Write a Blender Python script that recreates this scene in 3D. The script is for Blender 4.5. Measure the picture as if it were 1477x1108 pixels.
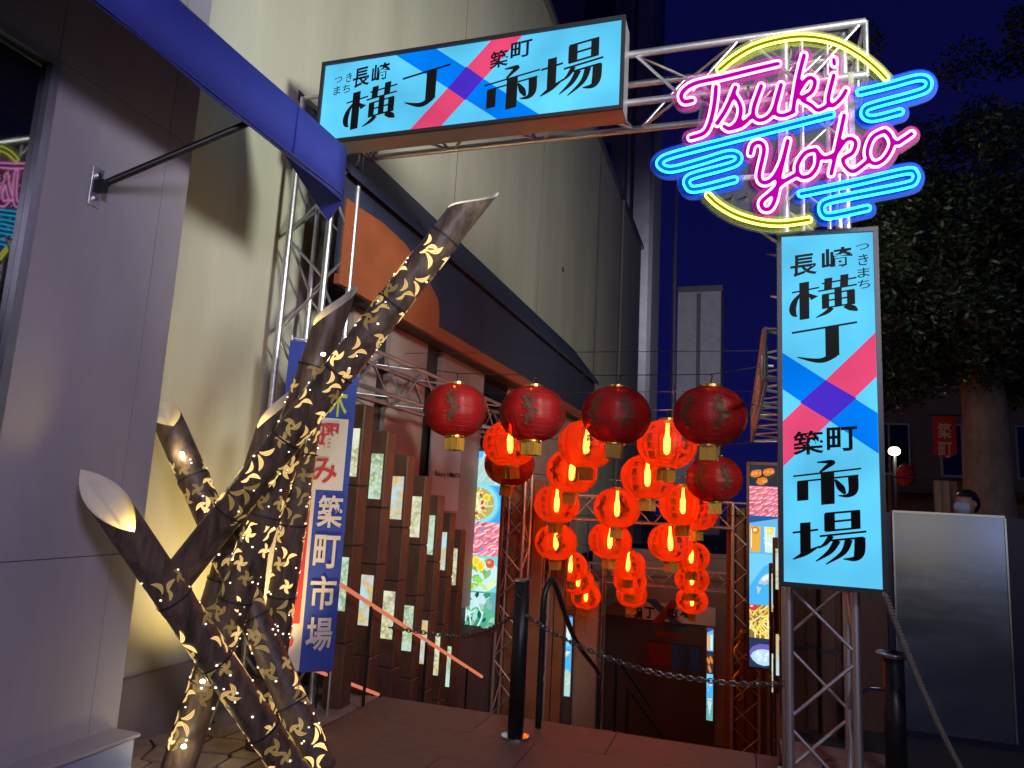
import bpy, bmesh, math, random
import numpy as np
from mathutils import Vector as Vec, Matrix, Quaternion
random.seed(7); rnd = random.Random(11)
for o in list(bpy.data.objects): bpy.data.objects.remove(o)
S = bpy.context.scene; COL = S.collection
rad = math.radians
# ------------------------------------------------------------------ camera
# world: X along the gate, Y down the alley, Z up
YAW, PITCH, ROLL, FPX, EYE = rad(18.2), rad(9.0), rad(3.05), 1030.0, 1.55
fw = Vec((-math.sin(YAW)*math.cos(PITCH), math.cos(YAW)*math.cos(PITCH), math.sin(PITCH)))
rt0 = Vec((math.cos(YAW), math.sin(YAW), 0)); up0 = rt0.cross(fw)
rt = rt0*math.cos(ROLL)+up0*math.sin(ROLL); up = up0*math.cos(ROLL)-rt0*math.sin(ROLL)
cd = bpy.data.cameras.new('camera'); cam = bpy.data.objects.new('camera', cd); COL.objects.link(cam)
M = Matrix.Identity(4)
for i in range(3): M[i][0], M[i][1], M[i][2] = rt[i], up[i], -fw[i]
M[0][3], M[1][3], M[2][3] = 0, 0, EYE
cam.matrix_world = M; cd.sensor_width = 36; cd.lens = FPX*36/1477; cd.clip_end = 2000; cd.clip_start = .05
S.camera = cam
EYEP = Vec((0, 0, EYE))
def ray(x, y): return fw+rt*((x-738.5)/FPX)-up*((y-554)/FPX)
def onY(x, y, Y): d = ray(x, y); return EYEP+d*(Y/d.y)
def onX(x, y, X): d = ray(x, y); return EYEP+d*(X/d.x)
def onZ(x, y, Z): d = ray(x, y); return EYEP+d*((Z-EYE)/d.z)
def dep(x, y, D): return EYEP+ray(x, y)*D
# ------------------------------------------------------------------ world, light, exposure
W = bpy.data.worlds.new('World'); S.world = W; W.use_nodes = True
wn = W.node_tree.nodes; wl = W.node_tree.links
bg = wn['Background']; tc = wn.new('ShaderNodeTexCoord'); sx = wn.new('ShaderNodeSeparateXYZ'); cr = wn.new('ShaderNodeValToRGB')
wl.new(tc.outputs['Generated'], sx.inputs[0]); wl.new(sx.outputs['Z'], cr.inputs[0]); wl.new(cr.outputs[0], bg.inputs[0])
cr.color_ramp.elements[0].color = (.0030, .0036, .046, 1); cr.color_ramp.elements[1].color = (.0012, .0012, .022, 1)
cr.color_ramp.elements[0].position = .05; cr.color_ramp.elements[1].position = .8
bg.inputs[1].default_value = 1.0
S.view_settings.view_transform = 'Standard'; S.view_settings.look = 'None'; S.view_settings.exposure = 0.35; S.view_settings.gamma = 1
S.cycles.use_denoising = True; S.cycles.max_bounces = 6; S.cycles.transparent_max_bounces = 16
S.cycles.sample_clamp_indirect = 4; S.cycles.caustics_reflective = False; S.cycles.caustics_refractive = False
def lamp(kind, name, loc, power, col, parent=None, size=.05, target=None, cone=90, blend=.6):
    d = bpy.data.lights.new(name, kind); d.energy = power; d.color = col
    if kind in ('POINT', 'SPOT'): d.shadow_soft_size = size
    if kind == 'SPOT': d.spot_size = rad(cone); d.spot_blend = blend
    o = bpy.data.objects.new(name, d); COL.objects.link(o); o.location = loc
    if target is not None: o.rotation_euler = (Vec(target)-Vec(loc)).to_track_quat('-Z', 'Y').to_euler()
    if parent: o.parent = parent; o.location = Vec(loc)-wloc(parent)
    return o
# ------------------------------------------------------------------ helpers
def wloc(o):
    v = Vec((0, 0, 0))
    while o: v += Vec(o.location); o = o.parent
    return v
def thing(name, label, cat, loc, group=None):
    o = bpy.data.objects.new(name, None); COL.objects.link(o); o.location = loc; o.empty_display_size = .1
    return tag(o, label, cat, group)
def tag(o, label, cat, group=None):
    o['label'] = label; o['category'] = cat
    if group: o['group'] = group
    return o
class MB:
    def __init__(s): s.v = []; s.f = []
    def box(s, a, b):
        (x0, y0, z0), (x1, y1, z1) = a, b; n = len(s.v)
        s.v += [(x0,y0,z0),(x1,y0,z0),(x1,y1,z0),(x0,y1,z0),(x0,y0,z1),(x1,y0,z1),(x1,y1,z1),(x0,y1,z1)]
        s.f += [tuple(n+i for i in q) for q in ((3,2,1,0),(4,5,6,7),(0,1,5,4),(1,2,6,5),(2,3,7,6),(3,0,4,7))]; return s
    def tube(s, pts, r, n=8, cap=True):
        pts = [Vec(p) for p in pts]; m = len(pts); R = r if isinstance(r, (list, tuple)) else [r]*m
        base = len(s.v); prev = None
        for i, p in enumerate(pts):
            t = (pts[min(i+1, m-1)]-pts[max(i-1, 0)]).normalized()
            if prev is None: a = t.orthogonal().normalized()
            else: a = (prev-t*prev.dot(t)).normalized()
            prev = a; b = t.cross(a)
            for k in range(n):
                w = 2*math.pi*k/n; s.v.append(tuple(p+(a*math.cos(w)+b*math.sin(w))*R[i]))
        for i in range(m-1):
            for k in range(n):
                k2 = (k+1) % n; s.f.append((base+i*n+k, base+i*n+k2, base+(i+1)*n+k2, base+(i+1)*n+k))
        if cap: s.f.append(tuple(base+k for k in reversed(range(n)))); s.f.append(tuple(base+(m-1)*n+k for k in range(n)))
        return s
    def lathe(s, prof, c=(0, 0, 0), n=24):
        base = len(s.v); m = len(prof)
        for (r, z) in prof:
            for k in range(n):
                w = 2*math.pi*k/n; s.v.append((c[0]+r*math.cos(w), c[1]+r*math.sin(w), c[2]+z))
        for i in range(m-1):
            for k in range(n):
                k2 = (k+1) % n; s.f.append((base+i*n+k, base+i*n+k2, base+(i+1)*n+k2, base+(i+1)*n+k))
        return s
    def quad(s, *p):
        n = len(s.v); s.v += [tuple(q) for q in p]; s.f.append(tuple(range(n, n+len(p)))); return s
    def prism(s, poly, vec):
        n = len(s.v); k = len(poly); vec = Vec(vec)
        s.v += [tuple(p) for p in poly]+[tuple(Vec(p)+vec) for p in poly]
        s.f.append(tuple(range(n+k-1, n-1, -1))); s.f.append(tuple(range(n+k, n+2*k)))
        for i in range(k): j = (i+1) % k; s.f.append((n+i, n+j, n+k+j, n+k+i))
        return s
    def mesh(s, name, mat, off=(0, 0, 0), smooth=False, bevel=0, weld=False):
        me = bpy.data.meshes.new(name); off = Vec(off)
        me.from_pydata([tuple(Vec(v)-off) for v in s.v], [], s.f); me.materials.append(mat)
        bm = bmesh.new(); bm.from_mesh(me)
        if weld: bmesh.ops.remove_doubles(bm, verts=bm.verts, dist=.0005)
        bmesh.ops.recalc_face_normals(bm, faces=bm.faces)
        if bevel: bmesh.ops.bevel(bm, geom=bm.edges[:], offset=bevel, segments=1, affect='EDGES')
        bm.to_mesh(me); bm.free()
        if smooth:
            for p in me.polygons: p.use_smooth = len(p.vertices) == 4
        return me
    def build(s, name, mat, parent=None, smooth=False, bevel=0, weld=False):
        me = s.mesh(name, mat, wloc(parent) if parent else (0, 0, 0), smooth, bevel, weld)
        o = bpy.data.objects.new(name, me); COL.objects.link(o); o.parent = parent
        return o
def struct(name, mb, mat, parent=None, **k):
    o = mb.build(name, mat, parent, **k)
    if not parent: o['kind'] = 'structure'
    return o
RODS = {}
def rod(name, p0, p1, r, mat, parent, n=8):
    key = (mat.name, n)
    if key not in RODS: RODS[key] = MB().tube([(0,0,0),(0,0,1)], 1, n).mesh('rod', mat, smooth=True)
    o = bpy.data.objects.new(name, RODS[key]); COL.objects.link(o); o.parent = parent
    p0, p1 = Vec(p0), Vec(p1); d = p1-p0
    o.rotation_mode = 'QUATERNION'; o.rotation_quaternion = d.to_track_quat('Z', 'Y'); o.scale = (r, r, d.length)
    o.location = p0-(wloc(parent) if parent else Vec((0, 0, 0))); return o
UNIT = {}
def boxo(name, a, b, mat, parent, bevel=.0):
    return MB().box(a, b).build(name, mat, parent, bevel=bevel)
def smoothpath(pts, n=6, closed=False):
    out = []; P = [Vec(p) for p in pts]; m = len(P)
    for i in range(m if closed else m-1):
        if closed: p = [P[(i+k) % m] for k in (-1, 0, 1, 2)]
        else: p = [P[max(i-1, 0)], P[i], P[i+1], P[min(i+2, m-1)]]
        for k in range(n):
            t = k/n
            out.append(.5*((2*p[1])+(p[2]-p[0])*t+(2*p[0]-5*p[1]+4*p[2]-p[3])*t*t+(3*p[1]-p[0]-3*p[2]+p[3])*t**3))
    if not closed: out.append(P[-1])
    return out
# ------------------------------------------------------------------ materials
def mat(name, col=(.5,.5,.5), rough=.6, metal=0, noise=0, scale=4, bump=0, bscale=40, emit=None, es=0, spec=.5, stretch=None, noise2=None):
    m = bpy.data.materials.new(name); m.use_nodes = True; nt = m.node_tree; N = nt.nodes; L = nt.links
    b = N['Principled BSDF']; b.inputs['Base Color'].default_value = (*col, 1); b.inputs['Roughness'].default_value = rough
    b.inputs['Metallic'].default_value = metal; b.inputs['Specular IOR Level'].default_value = spec
    if emit: b.inputs['Emission Color'].default_value = (*emit, 1); b.inputs['Emission Strength'].default_value = es
    if noise or bump:
        t = N.new('ShaderNodeTexCoord'); src = t.outputs['Object']
        if stretch:
            mp = N.new('ShaderNodeMapping'); mp.inputs['Scale'].default_value = stretch; L.new(src, mp.inputs[0]); src = mp.outputs[0]
    if noise:
        n = N.new('ShaderNodeTexNoise'); n.inputs['Scale'].default_value = scale; n.inputs['Detail'].default_value = 7; n.inputs['Roughness'].default_value = .65; L.new(src, n.inputs[0])
        r = N.new('ShaderNodeValToRGB'); r.color_ramp.elements[0].position = .3; r.color_ramp.elements[1].position = .7
        r.color_ramp.elements[0].color = (*[c*(1-noise) for c in col], 1); r.color_ramp.elements[1].color = (*[min(1, c*(1+noise)) for c in col], 1)
        if noise2: r.color_ramp.elements[0].color = (*noise2, 1)
        L.new(n.outputs['Fac'], r.inputs[0]); L.new(r.outputs[0], b.inputs['Base Color'])
        mr = N.new('ShaderNodeMapRange'); mr.inputs[3].default_value = max(.03, rough-.12); mr.inputs[4].default_value = min(1, rough+.12)
        L.new(n.outputs['Fac'], mr.inputs[0]); L.new(mr.outputs[0], b.inputs['Roughness'])
    if bump:
        n2 = N.new('ShaderNodeTexNoise'); n2.inputs['Scale'].default_value = bscale; n2.inputs['Detail'].default_value = 5; L.new(src, n2.inputs[0])
        bp = N.new('ShaderNodeBump'); bp.inputs['Strength'].default_value = bump; bp.inputs['Distance'].default_value = .01
        L.new(n2.outputs['Fac'], bp.inputs['Height']); L.new(bp.outputs[0], b.inputs['Normal'])
    return m
def emis(name, col, st, vary=0, quiet=False):
    m = bpy.data.materials.new(name); m.use_nodes = True; nt = m.node_tree; nt.nodes.clear()
    o = nt.nodes.new('ShaderNodeOutputMaterial'); e = nt.nodes.new('ShaderNodeEmission'); nt.links.new(e.outputs[0], o.inputs[0])
    e.inputs[0].default_value = (*col, 1); e.inputs[1].default_value = st
    if quiet: m.cycles.emission_sampling = 'NONE'
    if vary:
        oi = nt.nodes.new('ShaderNodeObjectInfo'); mr = nt.nodes.new('ShaderNodeMapRange'); mr.inputs[3].default_value = st*(1-vary); mr.inputs[4].default_value = st*(1+vary)
        pw = nt.nodes.new('ShaderNodeMath'); pw.operation = 'POWER'; pw.inputs[1].default_value = 2.2
        nt.links.new(oi.outputs['Random'], pw.inputs[0]); nt.links.new(pw.outputs[0], mr.inputs[0]); nt.links.new(mr.outputs[0], e.inputs[1])
    return m
ALU = mat('aluminium', (.62,.62,.66), .38, .9, .12, 9, .15, 60)
STEEL = mat('stainless', (.55,.57,.6), .22, 1, .1, 3, .05, 9)
BLACKM = mat('black metal', (.018,.018,.022), .4, .4, .2, 12, .1, 80)
GREYW = mat('grey wall paint', (.37,.35,.40), .75, 0, .13, 1.6, .15, 90, stretch=(1,1,.4))
GREYJ = mat('wall joint', (.10,.09,.11), .9)
BEIGE = mat('beige render', (.52,.51,.43), .85, 0, .15, 1.1, .25, 30, stretch=(1,1,.16))
PLINTH = mat('plinth render', (.22,.19,.20), .85, 0, .12, 3, .2, 40)
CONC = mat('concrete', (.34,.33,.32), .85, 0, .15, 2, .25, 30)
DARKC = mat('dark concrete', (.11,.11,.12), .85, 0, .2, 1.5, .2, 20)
TILE = mat('brown paver', (.21,.13,.10), .55, 0, .22, 14, .35, 160)
JOINT = mat('paver joint', (.05,.035,.03), .9)
STONE = mat('flagstone', (.30,.24,.21), .7, 0, .25, 6, .3, 40)
ASPH = mat('asphalt', (.05,.05,.052), .85, 0, .3, 30, .3, 200)
NAVY = mat('navy board', (.028,.035,.075), .65, 0, .2, 5, .1, 50)
ORANGE = mat('orange fascia', (.33,.085,.03), .65, 0, .12, 3, .1, 50)
MAUVE = mat('shop panel', (.36,.27,.25), .7, 0, .12, 2, .1, 30)
DWOOD = mat('dark post', (.035,.028,.03), .6, 0, .2, 8, .1, 40)
BROWN = mat('brown pillar', (.11,.048,.030), .5, 0, .3, 10, .25, 60, stretch=(6,6,.8))
BAMB = mat('burnt bamboo', (.125,.085,.065), .42, 0, .75, 7, .2, 60, stretch=(3,3,.7))
BAMBIN = mat('bamboo inside', (.80,.74,.58), .6, 0, .12, 8)
BLUEF = mat('blue awning fabric', (.035,.05,.37), .7, 0, .12, 3, .06, 90)
GLASS = mat('dark window glass', (.006,.006,.010), .03, 0, spec=1.0)
FRAME = mat('window frame', (.30,.32,.36), .35, .7, .1, 8)
TAGG = mat('lantern paper tag', (.55,.30,.04), .6, 0, .15, 20)
GOLD = mat('gold trim', (.75,.45,.12), .3, .9, .2, 20)
# ------------------------------------------------------------------ ground and stair pit
PX0, PX1, PY0, PY1 = -3.05, .28, 5.20, 16.5
g = MB()
for a, b in (((-80,-40),(PX0,120)), ((PX1,-40),(80,120)), ((PX0,-40),(PX1,PY0)), ((PX0,PY1),(PX1,120))):
    g.quad((a[0],a[1],-.03),(b[0],a[1],-.03),(b[0],b[1],-.03),(a[0],b[1],-.03))
struct('ground', g, ASPH)
deck = struct('deck', MB().box((-2.62,1.0,-.028),(.22,5.199,-.006)), JOINT)
ys = [1.0, 1.46, 1.92, 2.38, 2.84, 3.30, 3.76, 4.24, 4.72, 5.205]
for j in range(len(ys)-1):
    x = -2.62; off = .45 if j % 2 else .9
    while x < .21:
        x2 = min(x+off, .22); off = .9
        if j >= 4:
            boxo('paver', (x+.003, ys[j]+.003, -.028), (x2-.003, ys[j+1]-.003, rnd.uniform(-.0015,.0015)), TILE, deck, bevel=.003)
        x = x2
MB().box((-2.62,1.0,-.027),(.22,2.84,-.0005)).build('paver_field', TILE, deck)
# crazy paving: Voronoi stones
def clip(poly, p, q):
    m = (p+q)/2; d = q-p; out = []
    for i in range(len(poly)):
        a, b = poly[i], poly[(i+1) % len(poly)]; sa, sb = (a-m).dot(d), (b-m).dot(d)
        if sa <= 0: out.append(a)
        if (sa < 0 < sb) or (sb < 0 < sa): out.append(a+(b-a)*(sa/(sa-sb)))
    return out
def crazy(name, x0, y0, x1, y1, cell, seed):
    r = random.Random(seed); base = struct(name, MB().box((x0,y0,-.028),(x1,y1,-.010)), JOINT)
    nx, ny = max(1, round((x1-x0)/cell)), max(1, round((y1-y0)/cell))
    P = [Vec((x0+(i+.5+r.uniform(-.38,.38))*(x1-x0)/nx, y0+(j+.5+r.uniform(-.38,.38))*(y1-y0)/ny)) for i in range(nx) for j in range(ny)]
    for p in P:
        poly = [Vec((x0,y0)), Vec((x1,y0)), Vec((x1,y1)), Vec((x0,y1))]
        for q in P:
            if q is not p and (q-p).length < 4*cell: poly = clip(poly, p, q)
            if len(poly) < 3: break
        if len(poly) < 3: continue
        c = sum(poly, Vec((0, 0)))/len(poly); z = r.uniform(-.002,.003)
        poly = [c+(v-c)*max(.5, 1-.014/max(.02, (v-c).length)) for v in poly]
        MB().prism([(v.x,v.y,-.028) for v in poly], (0,0,.028+z)).build('flagstone', STONE, base)
crazy('paving_left', -3.5, 3.0, -2.63, 5.195, .24, 3)
crazy('paving_right', .23, 2.6, 1.0, 5.6, .26, 5)
# stairs
stairs = MB(); zs = 0; y = PY0
st = struct('stairs', MB().box((PX0,PY0,-3.4),(PX1,PY0+.02,-.031)), CONC)
for i in range(18):
    MB().box((PX0, y+.02, -3.4), (PX1, y+.32, zs-.165)).build('step', CONC, st); zs -= .165; y += .30
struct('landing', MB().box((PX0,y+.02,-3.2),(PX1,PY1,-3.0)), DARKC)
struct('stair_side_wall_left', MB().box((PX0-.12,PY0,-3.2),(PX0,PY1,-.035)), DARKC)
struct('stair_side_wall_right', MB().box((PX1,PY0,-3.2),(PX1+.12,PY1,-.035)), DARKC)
# ------------------------------------------------------------------ left buildings
NWX, NWY = -3.1, 3.16
b = thing('grey_panel_building', 'grey panelled building with a dark framed window below the blue awning', 'building', (NWX, 0, 0))
boxo('wall', (-8,-6,0), (NWX-.03,NWY-.03,7), GREYJ, b)
wy0, wy1 = -1.0, 2.235; wz1 = 3.44; wz0 = 1.3
rects = []
for (y0, y1) in ((-6,-2.9),(-2.9,wy0),(2.235+.04,2.98),(2.98,NWY)):
    for (z0, z1) in ((0,1.15),(1.15,wz1+.05),(wz1+.05,5.2),(5.2,7.0)): rects.append((y0,y1,z0,z1))
for (z0, z1) in ((0,1.15),(wz1+.05,5.2),(5.2,7.0)): rects.append((wy0,2.275,z0,z1))
rects.append((wy0,2.275,1.15,wz0))
for (y0,y1,z0,z1) in rects: boxo('panel', (NWX-.03,y0+.002,z0+.002), (NWX,y1-.002,z1-.002), GREYW, b)
boxo('panel', (-8,NWY-.03,0.0), (NWX-.0305,NWY,7), GREYW, b)
w = MB().box((NWX-.03,wy0,wz1),(NWX+.025,wy1+.04,wz1+.045)).box((NWX-.03,wy1,wz0),(NWX+.025,wy1+.04,wz1-.001)).box((NWX-.03,wy0,wz0),(NWX+.025,wy1-.001,wz0+.04)).build('window', FRAME, b)
boxo('pane', (NWX-.028,wy0,wz0+.041), (NWX-.012,wy1-.001,wz1-.001), GLASS, w)
# blue awning
AX, AY1 = -2.52, 3.88
a = thing('blue_awning', 'dark blue fabric awning with a hanging valance on a black support arm', 'awning', (NWX, 2, 3.4))
n = 40; top = MB(); val = MB()
def zt(y): return 3.775+.012*math.sin(y*2.1)
for i in range(n):
    y0, y1 = -1+(AY1+1)*i/n, -1+(AY1+1)*(i+1)/n
    w0, w1 = .005*math.sin(y0*3.3)+.003*math.sin(y0*9), .005*math.sin(y1*3.3)+.003*math.sin(y1*9)
    b0 = 3.44+.006*math.sin(y0*4)-(.04*max(0,(y0-3.3))); b1 = 3.44+.006*math.sin(y1*4)-(.04*max(0,(y1-3.3)))
    val.quad((AX,y0,zt(y0)),(AX,y1,zt(y1)),(AX+.004+w1,y1,(zt(y1)+b1)/2),(AX+.004+w0,y0,(zt(y0)+b0)/2))
    val.quad((AX+.004+w0,y0,(zt(y0)+b0)/2),(AX+.004+w1,y1,(zt(y1)+b1)/2),(AX+w1*1.5,y1,b1),(AX+w0*1.5,y0,b0))
    sag = lambda y: -.025+.01*math.sin(y*1.5)
    top.quad((NWX,y0,4.27),(NWX,y1,4.27),(-2.8,y1,4.045+sag(y1)),(-2.8,y0,4.045+sag(y0)))
    top.quad((-2.8,y0,4.045+sag(y0)),(-2.8,y1,4.045+sag(y1)),(AX,y1,zt(y1)),(AX,y0,zt(y0)))
SEAM = mat('awning seam', (.028,.04,.30), .8)
for k in range(5): yy = -.6+k*.98; boxo('seam', (AX-.003,yy,3.47), (AX+.0085,yy+.006,3.765), SEAM, a)
MB().box((AX-.004,-1,3.452),(AX+.014,AY1-.02,3.462)).build('hem', SEAM, a)
v = val.build('valance', BLUEF, a, smooth=True, weld=True); sm = v.modifiers.new('t', 'SOLIDIFY'); sm.thickness = .004
t = top.build('canopy', BLUEF, a, smooth=True, weld=True); sm = t.modifiers.new('t', 'SOLIDIFY'); sm.thickness = .004
MB().quad((AX,AY1,zt(AY1)),(AX,AY1,3.40),(AX-.12,AY1+.04,3.30),(NWX,AY1+.02,3.9),(NWX,AY1,4.27)).build('end_flap', BLUEF, a)
rod('front_bar', (AX-.015,-1,3.765), (AX-.015,AY1,3.765), .014, ALU, a)
pb = onX(136,270,NWX); pv = onX(362,176,AX-.02)
rod('support_arm', pb+Vec((.02,0,0)), pv, .019, BLACKM, a)
br = boxo('bracket', pb+Vec((.0005,-.03,-.10)), pb+Vec((.012,.035,.10)), ALU, a, bevel=.002)
for dz in (-.06,.06): MB().tube([pb+Vec((.012,0,dz)),pb+Vec((.03,0,dz))],.014,6).build('bolt', STEEL, br)
boxo('bracket_lug', pb+Vec((.012,-.02,-.03)), pb+Vec((.07,.02,.03)), BLACKM, a)
# beige building
b = thing('beige_building', 'tall beige rendered building wall rising behind the orange fascia', 'building', (-3.5, 10, 0))
BX = -3.5
boxo('wall', (-12,NWY+.02,.37), (BX,24.6,10.55), BEIGE, b)
boxo('plinth', (-12,NWY+.02,0), (BX+.06,5.1,.37), PLINTH, b)
boxo('parapet_cap', (-12,NWY,10.551), (BX+.09,24.7,10.68), FRAME, b)
for yy in (7.9, 11.8, 15.6): boxo('movement_joint', (BX,yy,.4), (BX+.004,yy+.012,10.5), PLINTH, b)
for yy, zz in ((9.3,4.6),(10.6,8.3),(7.4,6.6),(13.5,6.1)): boxo('anchor_hook', (BX,yy,zz), (BX+.03,yy+.015,zz+.10), DWOOD, b)
rod('conduit', (BX+.03,16.9,-.05), (BX+.03,16.9,10.5), .022, PLINTH, b)
rod('drain_pipe', (BX+.07,20.2,-.05), (BX+.07,20.2,10.5), .05, CONC, b)
# tower behind
b = thing('dark_tower_block', 'dark narrow tower block with window strip behind the beige wall', 'building', (-5, 34, 0))
boxo('wall', (-14,30,-.1), (-4.6,40,34), mat('tower render', (.20,.19,.21), .8, 0, .12, .6), b)
for k in range(11):
    wb = boxo('window', (-7.3,29.9,6+k*2.5), (-5.6,29.995,7.7+k*2.5), FRAME, b)
    boxo('pane', (-7.2,29.87,6.1+k*2.5), (-5.7,29.899,7.6+k*2.5), GLASS, wb)
rod('drain_pipe', (-4.9,29.9,-.1), (-4.9,29.9,34), .09, CONC, b)
boxo('corner_pier', (-4.598,29.6,-.1), (-3.9,31,34), CONC, b)
p = thing('flag_pole', 'pale slim pole standing in front of the grey block', 'pole', (-2.2,24,-.03))
q0 = onY(971,560,23); q1 = onY(972.5,257,23)
rod('pole', (q0.x,23,-.03), (q0.x,23,q1.z+3.5), .085, ALU, p)
b = thing('grey_office_block', 'low grey office block with recessed joint against the night sky', 'building', (-2,45,0))
q0, q1 = onY(978,422,45), onY(1040,424,45)
boxo('wall', (q0.x,45,-.1), (q1.x,52,q0.z), CONC, b)
q = onY(1008,424,45); boxo('recess_strip', (q.x-.12,44.98,0), (q.x+.12,44.999,q0.z-.1), DARKC, b)
boxo('parapet', (q0.x-.1,44.9,q0.z+.001), (q1.x+.1,52.1,q0.z+.35), DARKC, b)
# shop under the orange fascia
b = thing('orange_fascia_shop', 'shop with orange fascia, navy roof edge and mauve wall panels above the stairs', 'shop', (-3.2,7,0))
SX = -3.22; FX = -2.98
boxo('wall', (-3.499,5.3,-.02), (SX-.05,14.5,3.3), DWOOD, b)
def px(x, y): return onX(x, y, SX).y
prev = 5.32
for (x0, x1) in ((478,545),(565,616),(640,700)):
    y0, y1 = px(x0,480), px(x1,520); boxo('wall_panel', (SX-.05,max(5.31,y0),.2), (SX,y1,3.12), MAUVE, b); prev = y1
boxo('wall_panel', (SX-.05,px(735,560),.2), (SX,14.4,3.12), MAUVE, b)
boxo('window', (SX-.049,px(701,540),2.2), (SX-.02,px(734,560),3.1), GLASS, b)
boxo('soffit', (-3.499,5.2,3.121), (FX-.04,14.6,3.17), DWOOD, b)
o0 = [Vec((FX, onX(x, y, FX).y, onX(x, y, FX).z)) for x, y in ((478,268),(500,283),(520,300),(553,322),(585,352),(612,392),(632,432),(634,452),(633,471))]
orange = [Vec((FX,5.0-.35,3.115))]+[Vec((FX,4.65,o0[0].z))]+[p for p in o0 if p.y > 4.65]
tz = 3.26
orange += [Vec((FX,14.6,tz)), Vec((FX,14.6,3.115))]
MB().prism(orange, (-.05,0,0)).build('fascia', ORANGE, b)
navy = [p+Vec((-.012,0,-.02)) for p in o0 if p.y > 4.65]
navy = [Vec((FX-.012,4.62,4.05))]+[Vec((FX-.012,14.7,4.05)), Vec((FX-.012,14.7,3.20)), Vec((FX-.012,5.9,3.20)), Vec((FX-.012,4.62,3.20))]
MB().prism(navy, (-.03,0,0)).build('roof_board', NAVY, b)
MB().prism([(BX,4.6,4.7),(FX+.05,4.6,3.98),(FX+.05,4.6,4.06),(BX,4.6,4.78)], (0,10.2,0)).build('roof', NAVY, b)
for k in range(9): boxo('roof_batten', (FX+.01,4.7+k*1.15,4.061), (FX+.045,4.76+k*1.15,4.09), NAVY, b)
LAV = mat('pale board', (.50,.48,.58), .5, 0, .06, 5)
q0 = onX(628,560,SX+.02); q1 = onX(662,700,SX+.02)
boxo('sign_board', (SX+.001,q0.y,q1.z-.3), (SX+.02,q1.y,q0.z), LAV, b)
# ------------------------------------------------------------------ lettering
def textpoly(s, bold=0.0):
    c = bpy.data.curves.new('t', 'FONT'); c.body = s; c.size = 1; c.offset = bold; c.resolution_u = 3
    o = bpy.data.objects.new('t', c); COL.objects.link(o); bpy.context.view_layer.update()
    me = o.evaluated_get(bpy.context.evaluated_depsgraph_get()).to_mesh()
    V = [Vec(v.co) for v in me.vertices]; Fc = [tuple(p.vertices) for p in me.polygons]
    o.evaluated_get(bpy.context.evaluated_depsgraph_get()).to_mesh_clear(); bpy.data.objects.remove(o); bpy.data.curves.remove(c)
    return V, Fc
def text_on(mb, s, org, ex, ez, nrm, u0, u1, v0, v1, bold=0.012, lift=.002, shear=.0):
    # fit text into the rectangle u0..u1, v0..v1 (metres, v down) of a plane
    V, Fc = textpoly(s, bold)
    if not V: return
    x0, x1 = min(v.x for v in V), max(v.x for v in V); y0, y1 = min(v.y for v in V), max(v.y for v in V)
    n = len(mb.v); w = u1-u0
    for v in V:
        a = (v.x-x0)/max(1e-6, x1-x0); c = (y1-v.y)/max(1e-6, y1-y0)
        mb.v.append(tuple(Vec(org)+Vec(ex)*(u0+a*w)-Vec(ez)*(v0+c*(v1-v0)-shear*w*(a-.5))+Vec(nrm)*lift))
    mb.f += [tuple(n+i for i in f) for f in Fc]
# big display characters: strokes [(x,y,width),...] in a 100-unit box, thick verticals and thin horizontals
GLY = {
 'yoko': [[(2,24,4),(44,22,4)],[(21,2,15),(21,98,15)],[(17,28,3),(7,46,9),(3,66,11),(5,82,8),(10,88,2)],[(27,34,3),(37,48,13)],[(48,14,4),(100,13,4)],[(58,2,12),(57,31,12)],[(82,0,12),(81,31,12)],[(42,32,4),(100,31,4)],
          [(53,44,11),(53,78,11)],[(72,32,11),(72,77,11)],[(91,44,12),(91,78,12)],[(48,44,4),(96,43,4)],[(50,60,4),(94,60,4)],[(48,78,4),(97,78,4)],[(62,80,9),(54,90,9),(38,99,2)],[(82,80,9),(92,89,13),(100,98,3)]],
 'cho': [[(0,12,5),(100,10,5)],[(62,12,21),(62,84,21)],[(66,80,14),(50,90,13),(34,88,9),(8,74,2)]],
 'ichi': [[(36,0,3),(58,3,10),(50,13,8),(40,24,4)],[(0,27,4),(100,25,4)],[(51,26,20),(51,100,20)],[(14,42,17),(14,86,17)],[(6,41,4),(96,40,4)],[(88,40,15),(88,74,14),(80,84,9),(66,82,2)],[(62,44,3),(70,64,11),(76,80,4)]],
 'ba': [[(18,16,15),(18,76,15)],[(0,34,4),(36,32,4)],[(0,86,2),(18,76,9),(38,64,2)],[(52,2,15),(52,36,15)],[(88,1,13),(88,36,13)],[(46,2,4),(94,2,4)],[(50,19,4),(92,18,4)],[(46,36,4),(94,35,4)],[(38,45,4),(102,43,4)],
        [(54,46,9),(46,60,7),(36,68,2)],[(46,55,4),(98,54,4)],[(93,54,15),(92,82,15),(86,93,10),(70,92,2)],[(62,56,11),(52,76,9),(32,93,2)],[(78,56,11),(70,80,9),(46,100,2)]],
}
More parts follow.
